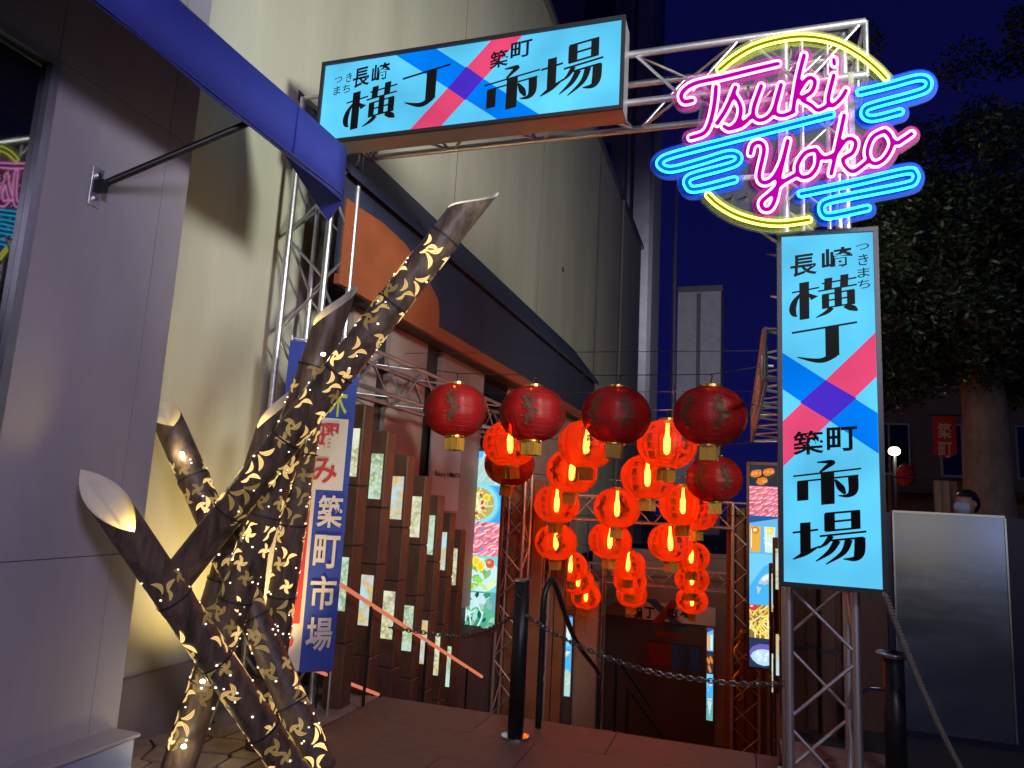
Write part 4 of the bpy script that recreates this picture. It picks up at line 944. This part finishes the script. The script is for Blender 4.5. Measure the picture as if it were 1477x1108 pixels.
MB().tube(smoothpath([(qx.x-.06,4.92,zt2-.20),(qx.x-.14,4.86,zt2-.19),(qx.x-.2,4.82,zt2-.21)],4),.010,8).build('hook', STEEL, b)
def handrail(pts, label, legs):
    h = thing('centre_handrail', label, 'handrail', pts[0]); MB().tube(smoothpath(pts,5), .021, 10).build('rail', BLACKM, h, smooth=True)
    for p, zb in legs: rod('leg', (p[0],p[1],zb), p, .018, BLACKM, h)
e = onX(862,968,-1.33)
b0 = onZ(776,1050,0.0)
handrail([(b0.x,b0.y,0),(b0.x,b0.y,.6),(b0.x,b0.y,.86),(b0.x+.02,b0.y+.08,.97),(b0.x+.03,b0.y+.22,.92),((b0.x+e.x)/2,(b0.y+e.y)/2,(.88+e.z)/2),tuple(e),(e.x,e.y+.08,e.z-.1),(e.x,e.y+.1,e.z-.6)],
         'black tubular centre handrail arching over and descending the stairs', [((e.x,e.y+.1,e.z-.5),-3.0)])
for (x, y) in ((889,955),(905,1000)):
    q = onY(x, y, 10.6); handrail([(q.x,10.6,-2.9),(q.x,10.6,q.z-.1),(q.x+.01,10.66,q.z),(q.x+.05,10.9,q.z-.12),(q.x+.35,12.2,q.z-1.0)], 'thin black rail far down the stair well, ' + ('the taller one' if x == 889 else 'the lower one'), [])
CHAIN = mat('chain steel', (.22,.20,.20), .4, .85, .2, 20)
def chain(label, P, r=.0075, link=.034, twist=True):
    c = thing('chain', label, 'chain', P[0]); P = smoothpath(P, 12); mb = MB(); acc = 0; d = [0]
    for a, b_ in zip(P[:-1], P[1:]): d.append(d[-1]+(b_-a).length)
    s_ = 0; k = 0
    while s_ < d[-1]-link:
        i = max(0, int(np.searchsorted(d, s_))-1); i = min(i, len(P)-2); t = (P[i+1]-P[i]).normalized(); c0 = P[i]+t*(s_-d[i])
        a = t.cross(Vec((0,0,1))).normalized() if k % 2 else t.cross(t.cross(Vec((0,0,1)))).normalized()
        loop = [c0+t*(link*.5+link*.72*math.cos(w))+a*(link*.42*math.sin(w)) for w in np.linspace(0, 2*math.pi, 9)]
        mb.tube(loop, r*.62, 5, False); s_ += link*.92; k += 1
    mb.build('links', CHAIN, c)
chain('steel chain from the bollard to the stepped pillars', [onY(747,884,4.74), onY(705,908,5.05), onY(660,918,5.35), onX(560,905,-2.70)])
chain('steel chain sagging across the stair head to the right upright', [onY(752,884,4.74)]+[onY(x, y, 4.72) for x, y in ((790,908),(829,929),(888,953),(948,971),(1016,981),(1079,987))]+[Vec((.25,4.6,onY(1128,985,4.6).z))])
ra, rb_ = onY(1276,856,4.36), onZ(1402,1140,.02)
c = thing('rope', 'grey twisted rope from the vertical light box corner down to the ground', 'rope', rb_); ROPE = mat('grey rope', (.26,.24,.20), .8, 0, .2, 60)
for ph in (0, 2.1, 4.2):
    P = []
    for t in np.linspace(0,1,150):
        p = ra.lerp(rb_, t)+Vec((0,0,-.06*math.sin(math.pi*t))); w = t*150+ph; P.append(p+Vec((.010*math.cos(w), .006*math.sin(w), .009*math.sin(w))))
    MB().tube(P, .009, 5).build('strand', ROPE, c, smooth=True)
# low box by the wall
b = thing('low_wall_box', 'low pale box, blue neon light tinted into its paint, at the foot of the grey panel wall', 'box', (-3.0,2,0)); q = onX(196,1058,-2.94)
LITPALE = mat('pale paint tinted blue by neon', (.26,.31,.52), .5, 0, .1, 4)  # whitish paint with the blue neon light put into its colour
boxo('body', (NWX,-.5,0), (-2.94,q.y,q.z-.02), LITPALE, b, bevel=.006); boxo('lid', (NWX,-.5,q.z-.019), (-2.925,q.y+.02,q.z), GREYW, b, bevel=.004)
# ------------------------------------------------------------------ lower hall at the stair foot
HY = 15.4
h = thing('lower_hall_front', 'grey hall front with arched opening at the foot of the stairs', 'building', (-1.4,HY,-3))
boxo('wall', (PX0,HY,-3.0), (PX1,HY+.3,.62), CONC, h)
q0, q1 = onY(866,1000,HY), onY(1030,905,HY)
boxo('door_leaf', (q0.x,HY-.05,-3.0), (q1.x,HY-.002,onY(950,893,HY).z), mat('grey door glass', (.11,.105,.11), .3), h)
P = [onY(x, y, HY-.06) for x, y in ((858,905),(868,880),(884,868),(905,866))]; MB().tube(smoothpath(P,6),.06,8).build('arch_trim', CONC, h, smooth=True)
q0, q1 = onY(826,900,13.9), onY(856,1060,13.9); PILM = mat('cream pilaster', (.42,.36,.28), .6, 0, .08, 5)
b = thing('cream_pilaster', 'cream fluted pilaster left of the dark doorway', 'pilaster', ((q0.x+q1.x)/2,13.9,-3))
boxo('shaft', (q0.x,13.9,-3.0), (q1.x,14.1,z2-.3), PILM, b)
for k in range(3): w = (q1.x-q0.x); boxo('rib', (q0.x+w*(.15+.28*k),13.88,-2.9), (q0.x+w*(.30+.28*k),13.899,z2-.4), PILM, b)
bd = thing('hall_sign_board', 'white sign board with crossed blue and red bands above the dark doorway', 'sign', (-1.3,HY-.2,0)); SY = HY-.2
BDW = mat('white sign board', (.75,.75,.76), .5); BDB = mat('sign blue', (.03,.12,.45), .5); BDR = mat('sign red', (.26,.03,.04), .6)
def sq(nm, pts, m, l): return MB().quad(*[onY(x, y, SY-l) for x, y in pts]).build(nm, m, bd)
a, b_ = onY(902,865,SY), onY(1032,900,SY); boxo('board', (a.x,SY,b_.z-.05), (b_.x,SY+.03,a.z), BDW, bd)
sq('blue_band', ((930,864),(945,864),(985,902),(970,900)), BDB, .006); sq('red_band', ((968,866),(983,867),(955,900),(940,898)), BDR, .011)
for s_, x0, x1 in (('横',914,927),('丁',930,944),('市',962,978),('場',981,998)):
    p0, p1 = onY(x0,875,SY), onY(x1,893,SY); mb = MB(); text_on(mb, s_, (p0.x,SY,p0.z), EX, EZ, NR, 0, p1.x-p0.x, 0, p0.z-p1.z, .03, .016); mb.build('lettering', INK, bd)
ar = thing('arrow_sign', 'dim red arrow sign inside the dark doorway', 'sign', tuple(onY(962,917,HY-.08)))
MB().prism([onY(x, y, HY-.07) for x, y in ((945,914),(953,908),(953,911),(982,914),(982,921),(953,918),(953,921))], (0,-.015,0)).build('arrow', BDR, ar)
for (x0, y0, x1, y1, lab, m) in ((965,902,988,911,'dim blue plate above the arrow sign',BDB),(936,926,966,962,'dark red notice on the doorway wall',BDR),(970,930,1010,970,'dark blue notice on the doorway wall',BDB)):
    p0, p1 = onY(x0,y0,HY-.06), onY(x1,y1,HY-.06); t = thing('wall_notice', lab, 'notice', (p0.x,HY-.06,p1.z)); boxo('sheet', (p0.x,HY-.07,p1.z), (p1.x,HY-.055,p0.z), m, t)
    boxo('edge', (p0.x-.01,HY-.069,p0.z), (p1.x+.01,HY-.055,p0.z+.02), DFRAME, t)
# brown backing panels behind the portal uprights
WALLB = mat('brown side panel', (.30,.12,.055), .5, 0, .2, 4, .1, 30)
for x0, x1, lab in ((PX0+.01,-2.45,'warm brown panel wall behind the truss upright by the noodle poster'),(-.22,PX1-.01,'warm brown panel wall behind the truss upright by the sushi poster')):
    w = thing('brown_panel_wall', lab, 'panel wall', (x0,10.4,-3)); n = 4
    for k in range(n):
        a, b_ = x0+(x1-x0)*k/n, x0+(x1-x0)*(k+1)/n; boxo('panel', (a+.006,10.36+.02*(k % 2),-3.0), (b_-.006,10.44,z1-.05), WALLB, w, bevel=.004)
    boxo('backing', (x0,10.445,-3.0), (x1,10.5,z1-.06), DWOOD, w)
w = thing('brown_panel_wall', 'warm brown boards behind the single truss upright', 'panel wall', (-2.8,9.5,-3)); zp = onY(720,690,9.5).z
for k in range(3): boxo('panel', (-3.04+k*.16+.005,9.48+.015*(k % 2),-2.9), (-2.88+k*.16-.005,9.55,zp), WALLB, w, bevel=.004)
boxo('backing', (-3.04,9.551,-2.9), (-2.56,9.58,zp-.01), DWOOD, w)
# ------------------------------------------------------------------ right-hand stall, person, street
sl = thing('stall_counter', 'dark stall counter faced with a reflective stainless steel sheet', 'stall', (1.5,6.3,0))
NAVYG = mat('navy gloss panel', (.010,.013,.05), .3)
ST2 = mat('brushed steel sheet', (.29,.34,.49), .19, 1, .14, 1.4, .12, 1.3, stretch=(1,1,2.5))
boxo('body', (1.045,6.225,-.03), (2.6,6.9,1.59), NAVYG, sl); boxo('steel_sheet', (1.095,6.205,.02), (1.825,6.2245,1.588), ST2, sl); boxo('edge_strip', (1.09,6.19,1.589), (1.83,6.3,1.606), STEEL, sl)
for x in (1.087,1.827): boxo('edge_strip', (x,6.198,0.02), (x+.012,6.2249,1.588), STEEL, sl)
# person behind the stall
SKIN = mat('skin', (.42,.25,.19), .5); HAIR = mat('dark hair', (.012,.010,.012), .45); MASK = mat('face mask', (.42,.60,.78), .8); COAT = mat('dark jacket', (.02,.02,.03), .8, 0, .2, 20)
hc = onY(1394,728,7.25); pe = thing('person', 'person in a pale blue face mask and dark jacket behind the stall', 'person', (hc.x,7.25,-.03))
def sk(name, V, E, R, mt, parent, sub=1):
    me = bpy.data.meshes.new(name); off = wloc(parent); me.from_pydata([tuple(Vec(v)-off) for v in V], E, []); o = bpy.data.objects.new(name, me); COL.objects.link(o); o.parent = parent; me.materials.append(mt)
    o.modifiers.new('s', 'SKIN'); 
    for i, r in enumerate(R): me.skin_vertices[0].data[i].radius = (r if isinstance(r, tuple) else (r, r))
    me.skin_vertices[0].data[0].use_root = True
    sb = o.modifiers.new('u', 'SUBSURF'); sb.levels = sub; sb.render_levels = sub; o.modifiers['s'].use_smooth_shade = True; return o
X, Y, hz = hc.x, 7.25, hc.z-.13
V = [(X,Y,.92),(X,Y,1.15),(X,Y,1.34),(X,Y,hz-.02),(X,Y,hz+.06)]; E = [(0,1),(1,2),(2,3),(3,4)]; R = [(.15,.11),(.14,.10),(.15,.10),.055,.05]
for s_ in (-1,1):
    n = len(V); V += [(X+s_*.09,Y,.85),(X+s_*.10,Y-.02,.46),(X+s_*.10,Y,.08),(X+s_*.11,Y-.12,.04)]; E += [(0,n),(n,n+1),(n+1,n+2),(n+2,n+3)]; R += [.09,.065,.045,.04]
    n = len(V); V += [(X+s_*.17,Y,hz-.13),(X+s_*.23,Y,1.08),(X+s_*.22,Y-.10,.86),(X+s_*.21,Y-.14,.79)]; E += [(2,n),(n,n+1),(n+1,n+2),(n+2,n+3)]; R += [.055,.045,.035,.03]
sk('body', V, E, R, COAT, pe, 2)
fd = Vec((-.83,-.52,0)).normalized(); sd = Vec((-fd.y,fd.x,0))
def ell(name, c, rx, ry, rz, mt, par, cutf=None, n=20, m=14):
    mb = MB()
    for i in range(m+1):
        ph = -math.pi/2+math.pi*i/m
        for k in range(n):
            w = 2*math.pi*k/n; a, b_, z = math.cos(ph)*math.cos(w), math.cos(ph)*math.sin(w), math.sin(ph)
            jaw = 1-.22*max(0,-z)**1.5; mb.v.append(tuple(c+fd*(a*rx*jaw)+sd*(b_*ry*jaw)+Vec((0,0,z*rz))))
    for i in range(m):
        for k in range(n):
            k2 = (k+1) % n; f = (i*n+k,i*n+k2,(i+1)*n+k2,(i+1)*n+k)
            if cutf is None or cutf(sum((Vec(mb.v[j]) for j in f), Vec((0,0,0)))/4-c): mb.f.append(f)
    return mb.build(name, mt, par, smooth=True)
hd = ell('head', hc, .098, .076, .118, SKIN, pe)
ell('hair', hc+Vec((0,0,.012))-fd*.012, .108, .086, .122, HAIR, pe, lambda d: d.z > .062 or (d.dot(fd) < -.005 and d.z > -.075) or (d.dot(fd) < .03 and d.z > .015))
ell('face_mask', hc+fd*.012-Vec((0,0,.03)), .104, .080, .085, MASK, hd, lambda d: d.dot(fd) > .03 and abs(d.z) < .055)
for s_ in (-1,1):
    MB().lathe([(.002,-.022),(.012,-.018),(.016,0),(.012,.02),(.002,.026)], hc+sd*(.079*s_)-fd*.01, 8).build('ear', SKIN, hd, smooth=True)
    MB().lathe([(0,-.005),(.008,0),(0,.005)], hc+fd*.089+sd*(.032*s_)+Vec((0,0,.012)), 8).build('eye', HAIR, hd)
# street buildings behind the tree
FAC = mat('dim facade', (.10,.085,.10), .8, 0, .2, 1.5, .1, 20); FAC2 = mat('dim facade brown', (.13,.085,.07), .8, 0, .2, 1.5)
b = thing('street_building', 'dim street building with shuttered windows and a lit globe lamp', 'building', (6,20,0))
boxo('wall', (2.6,20,-.03), (9.5,30,7.5), FAC, b)
for i in range(4):
    for j in range(2):
        x = 3.0+i*1.6; z = 2.6+j*2.2; w = boxo('window', (x,19.95,z), (x+.95,19.999,z+1.3), FRAME, b); boxo('pane', (x+.05,19.93,z+.05), (x+.45,19.949,z+1.25), GLASS, w); boxo('pane', (x+.5,19.93,z+.05), (x+.9,19.949,z+1.25), GLASS, w)
boxo('shop_canopy', (2.7,19.0,2.15), (9.4,19.94,2.28), DWOOD, b)
for i in range(5): boxo('shutter', (2.9+i*1.25,19.96,0), (4.0+i*1.25,19.998,2.1), FAC2, b)
b = thing('street_building', 'far dim building with a flat roof beyond the street lamp', 'building', (14,26,0)); boxo('wall', (9.6,24,-.03), (22,34,9), FAC2, b)
for i in range(4):
    w = boxo('window', (10.2+i*1.7,23.95,3), (11.3+i*1.7,23.999,4.6), FRAME, b); boxo('pane', (10.25+i*1.7,23.93,3.05), (11.25+i*1.7,23.949,4.55), GLASS, w)
q = onY(1290,651,15); g_ = thing('globe_lamp', 'glowing white globe lamp on a dark bracket post', 'lamp', (q.x,15,-.03))
MB().lathe([(.105*math.sin(t), -.085*math.cos(t)) for t in np.linspace(.05,math.pi-.05,12)], q, 18).build('globe', emis('globe glass', (1,.93,.72), 6), g_, smooth=True)
rod('post', (q.x,15,-.03), (q.x,15,q.z-.08), .035, BLACKM, g_); MB().lathe([(0,.10),(.06,.09),(.07,.075),(0,.07)], q, 14).build('cap', BLACKM, g_)
lamp('POINT', 'globe_light', q-Vec((0,.16,0)), 60, (1,.88,.62), g_, .09)
q0, q1 = onY(1345,600,11.5), onY(1381,662,11.5); f = thing('red_hanging_banner', 'red hanging banner with pale kanji and a pointed hem under the tree', 'banner', ((q0.x+q1.x)/2,11.5,q1.z))
RB = mat('red cloth', (.50,.03,.045), .75, 0, .12, 6); w = q1.x-q0.x
MB().prism([(q0.x,11.5,q0.z),(q1.x,11.5,q0.z),(q1.x,11.5,q1.z+.06),((q0.x+q1.x)/2,11.5,q1.z),(q0.x,11.5,q1.z+.06)], (0,.012,0)).build('cloth', RB, f)
for i, ch in enumerate('築町'):
    mb = MB(); text_on(mb, ch, (q0.x,11.5,q0.z), EX, EZ, NR, w*.2, w*.8, .10+i*.27, .32+i*.27, .02, .003); mb.build('lettering', BWHITE, f)
rod('top_bar', (q0.x-.05,11.5,q0.z+.01), (q1.x+.12,11.5,q0.z+.01), .012, BLACKM, f); rod('pole', (q1.x+.11,11.5,-.03), (q1.x+.11,11.5,q0.z+.1), .025, BLACKM, f)
lamp('SPOT', 'banner_wash', (q0.x-.2,10.2,q0.z+.9), 4, (1,.9,.8), f, .05, ((q0.x+q1.x)/2,11.5,(q0.z+q1.z)/2), 60)
q = onY(1307,686,14); f = thing('small_red_lantern', 'small dim red lantern below the globe lamp', 'lantern', (q.x,14,q.z)); MB().lathe([(.16*math.sin(t), -.20*math.cos(t)) for t in np.linspace(.25,math.pi-.25,10)], q, 16).build('shade', RB, f, smooth=True)
MB().lathe([(.05,.19),(.05,.23),(.0,.23)], q, 10).build('cap', DWOOD, f); rod('cord', q+Vec((0,0,.22)), q+Vec((0,0,.6)), .006, WIRE, f)
q0, q1 = onY(1346,693,10), onY(1380,745,10); f = thing('cream_stall_curtain', 'cream cloth curtain hanging in folds behind the stall', 'curtain', (q0.x,10,-.03)); mb = MB(); n = 24
for i in range(n+1):
    for z in (q0.z, q0.z-.35, -.02): t = i/n; mb.v.append((q0.x+(q1.x-q0.x)*t*1.15, 10+.03*math.sin(t*19)*(1.2-z*.3), z))
for i in range(n):
    for j in range(2): mb.f.append((i*3+j,i*3+3+j,i*3+4+j,i*3+1+j))
mb.build('cloth', mat('cream cloth', (.42,.36,.26), .8), f, smooth=True); rod('rail', (q0.x-.5,10,q0.z+.02), (q1.x+.4,10,q0.z+.02), .014, DWOOD, f)
for x in (q0.x-.48,q1.x+.38): rod('post', (x,10,-.03), (x,10,q0.z+.05), .025, DWOOD, f)
# tree
BARK = mat('pale bark', (.22,.19,.15), .85, 0, .4, 7, .5, 25, stretch=(1,1,.5))
LEAFM = mat('leaf', (.013,.026,.012), .5, 0, .4, 30)
tq = onY(1432,700,9.3); tr_ = thing('street_tree', 'large dark leafy tree with pale mottled trunk behind the stall', 'tree', (tq.x,9.3,-.03)); r = random.Random(21)
tp = Vec((tq.x,9.3,-.03)); fk = onY(1418,570,9.3)
MB().tube(smoothpath([tp,tp+Vec((.02,0,.9)),Vec((tq.x-.04,9.3,1.7)),fk,fk+Vec((-.15,.1,.7)),fk+Vec((-.35,.2,1.7))],6),[.33-.20*i/31 for i in range(31)],16).build('trunk', BARK, tr_, smooth=True)
limbs = []
for k in range(13):
    a = k*2.4+.3; l = r.uniform(1.3,2.6); z0 = r.uniform(-.1,1.2); p0 = fk+Vec((-.2*z0,.1*z0,z0-.15)); d = Vec((math.cos(a)*l, math.sin(a)*l*.8, r.uniform(.4,2.2)))
    P = smoothpath([p0, p0+d*.35+Vec((0,0,.12)), p0+d*.7+Vec((r.uniform(-.2,.2),r.uniform(-.2,.2),.1)), p0+d],4); MB().tube(P,[.085-.075*i/(len(P)-1) for i in range(len(P))],8).build('limb', BARK, tr_, smooth=True); limbs += P[5:]
verts, faces = [], []
cen = onY(1440,330,9.6)
clumps = [Vec((cen.x+r.gauss(0,1.25), 9.6+r.gauss(0,1.0), cen.z+r.gauss(-.1,1.1))) for _ in range(190)]+[p+Vec((r.gauss(0,.25),r.gauss(0,.25),r.gauss(0,.2))) for p in limbs for _ in range(2)]
lo = onY(1300,560,9.3); zlow = onY(1330,606,9.3).z
for k in range(26): clumps.append(Vec((lo.x+r.uniform(-.35,1.3), 9.3+r.uniform(-.5,.6), lo.z+r.gauss(.1,.22))))
for c in clumps:
    R_ = r.uniform(.22,.5)
    if c.x < .98+(c.y-8)*.17 or c.z-R_*.8 < zlow+(.25 if c.x > 1.9 else 0): continue
    for _ in range(int(430*R_/.35)):
        d = Vec((r.gauss(0,1),r.gauss(0,1),r.gauss(0,.7))); d *= R_*r.random()**.4/max(.1,d.length); p = c+d
        t = Vec((r.gauss(0,1),r.gauss(0,1),r.gauss(-.3,.6))).normalized(); s_ = t.cross(Vec((r.gauss(0,1),r.gauss(0,1),r.gauss(0,1)))).normalized(); l = r.uniform(.022,.046); n = len(verts)
        verts += [tuple(p-t*l), tuple(p+s_*l*.42), tuple(p+t*l), tuple(p-s_*l*.42)]; faces.append((n,n+1,n+2,n+3))
me = bpy.data.meshes.new('crown'); me.from_pydata(verts, [], faces); me.materials.append(LEAFM)
for v_ in me.vertices: v_.co -= tp
o = bpy.data.objects.new('crown', me); COL.objects.link(o); o.parent = tr_
# small text on the shop board
mb = MB(); q0, q1 = onX(628,680,SX+.022), onX(664,688,SX+.022)
text_on(mb, 'Bakery HIMATA', (SX+.022,q0.y,q0.z+.01), Vec((0,1,0)), EZ, Vec((1,0,0)), 0, q1.y-q0.y, 0, .075, .01, .002)
mb.build('lettering', INK, bpy.data.objects['orange_fascia_shop'])
# ------------------------------------------------------------------ unseen street lamps that light the place, one assumed, two added as fill
def unseen_lamp(loc, head, power, col, target, cone, label):
    s_ = thing('unseen_lamp', label, 'street lamp', loc); x, y, z = loc; rod('pole', (x,y,-.03), (x,y,head.z+.1), .06, FRAME, s_, 12)
    rod('arm', (x,y,head.z+.1), tuple(head+Vec((0,0,.06))), .035, FRAME, s_); MB().box(head-Vec((.16,.16,.02)), head+Vec((.16,.16,.06))).build('head', FRAME, s_, bevel=.02)
    MB().box(head-Vec((.13,.13,.035)), head+Vec((.13,.13,-.021))).build('lens', emis('unseen lamp lens', col, 8), s_)
    dr = (Vec(target)-head).normalized(); lamp('SPOT', 'unseen_light', head+Vec((dr.x,dr.y,0)).normalized()*.80-Vec((0,0,.16)), power, col, s_, .55, target, cone, 1.0)
unseen_lamp((4.4,.6,0), Vec((3.7,1.3,4.6)), 1550, (.97,1,.84), (-3.5,8.2,4.7), 84, 'assumed grey street lamp with a square head across the alley')  # assumed unseen source of the light on the beige wall
unseen_lamp((2.6,-2.6,0), Vec((2.2,-2.2,4.3)), 440, (.84,.74,1), (-2.2,3.6,2.0), 112, 'added fill lamp with a square head behind the viewer')  # added fill for grey wall, deck and lantern fronts, tinted neon purple
unseen_lamp((2.2,19.0,0), Vec((1.9,18.6,6.2)), 6000, (.80,.80,1), (-2.2,45,13), 66, 'added unseen lamp with a square head far down the street')  # added out of sight behind the light box to brighten tower and grey block
# added unseen shop behind the viewer: lit windows give fill and steel sheet reflections
b = thing('added_shop', 'added unseen shop with lit windows behind the viewer, for fill light and reflections', 'shop', (5,-7,0))
boxo('wall', (-4,-14,-.02), (10,-7,6), FAC, b); SHW = emis('added lit window', (.72,.82,1), .8); SHY = emis('added lit window warm', (1,.72,.36), .8)
for i in range(5):
    w = boxo('window', (-1+i*2.0,-6.998,.5), (.7+i*2.0,-6.95,2.5), FRAME, b); boxo('pane', (-.92+i*2.0,-6.949,.58), (.62+i*2.0,-6.93,2.42), SHW if i % 2 else SHY, w)  # added glowing panes, out of view, for fill and the steel sheet
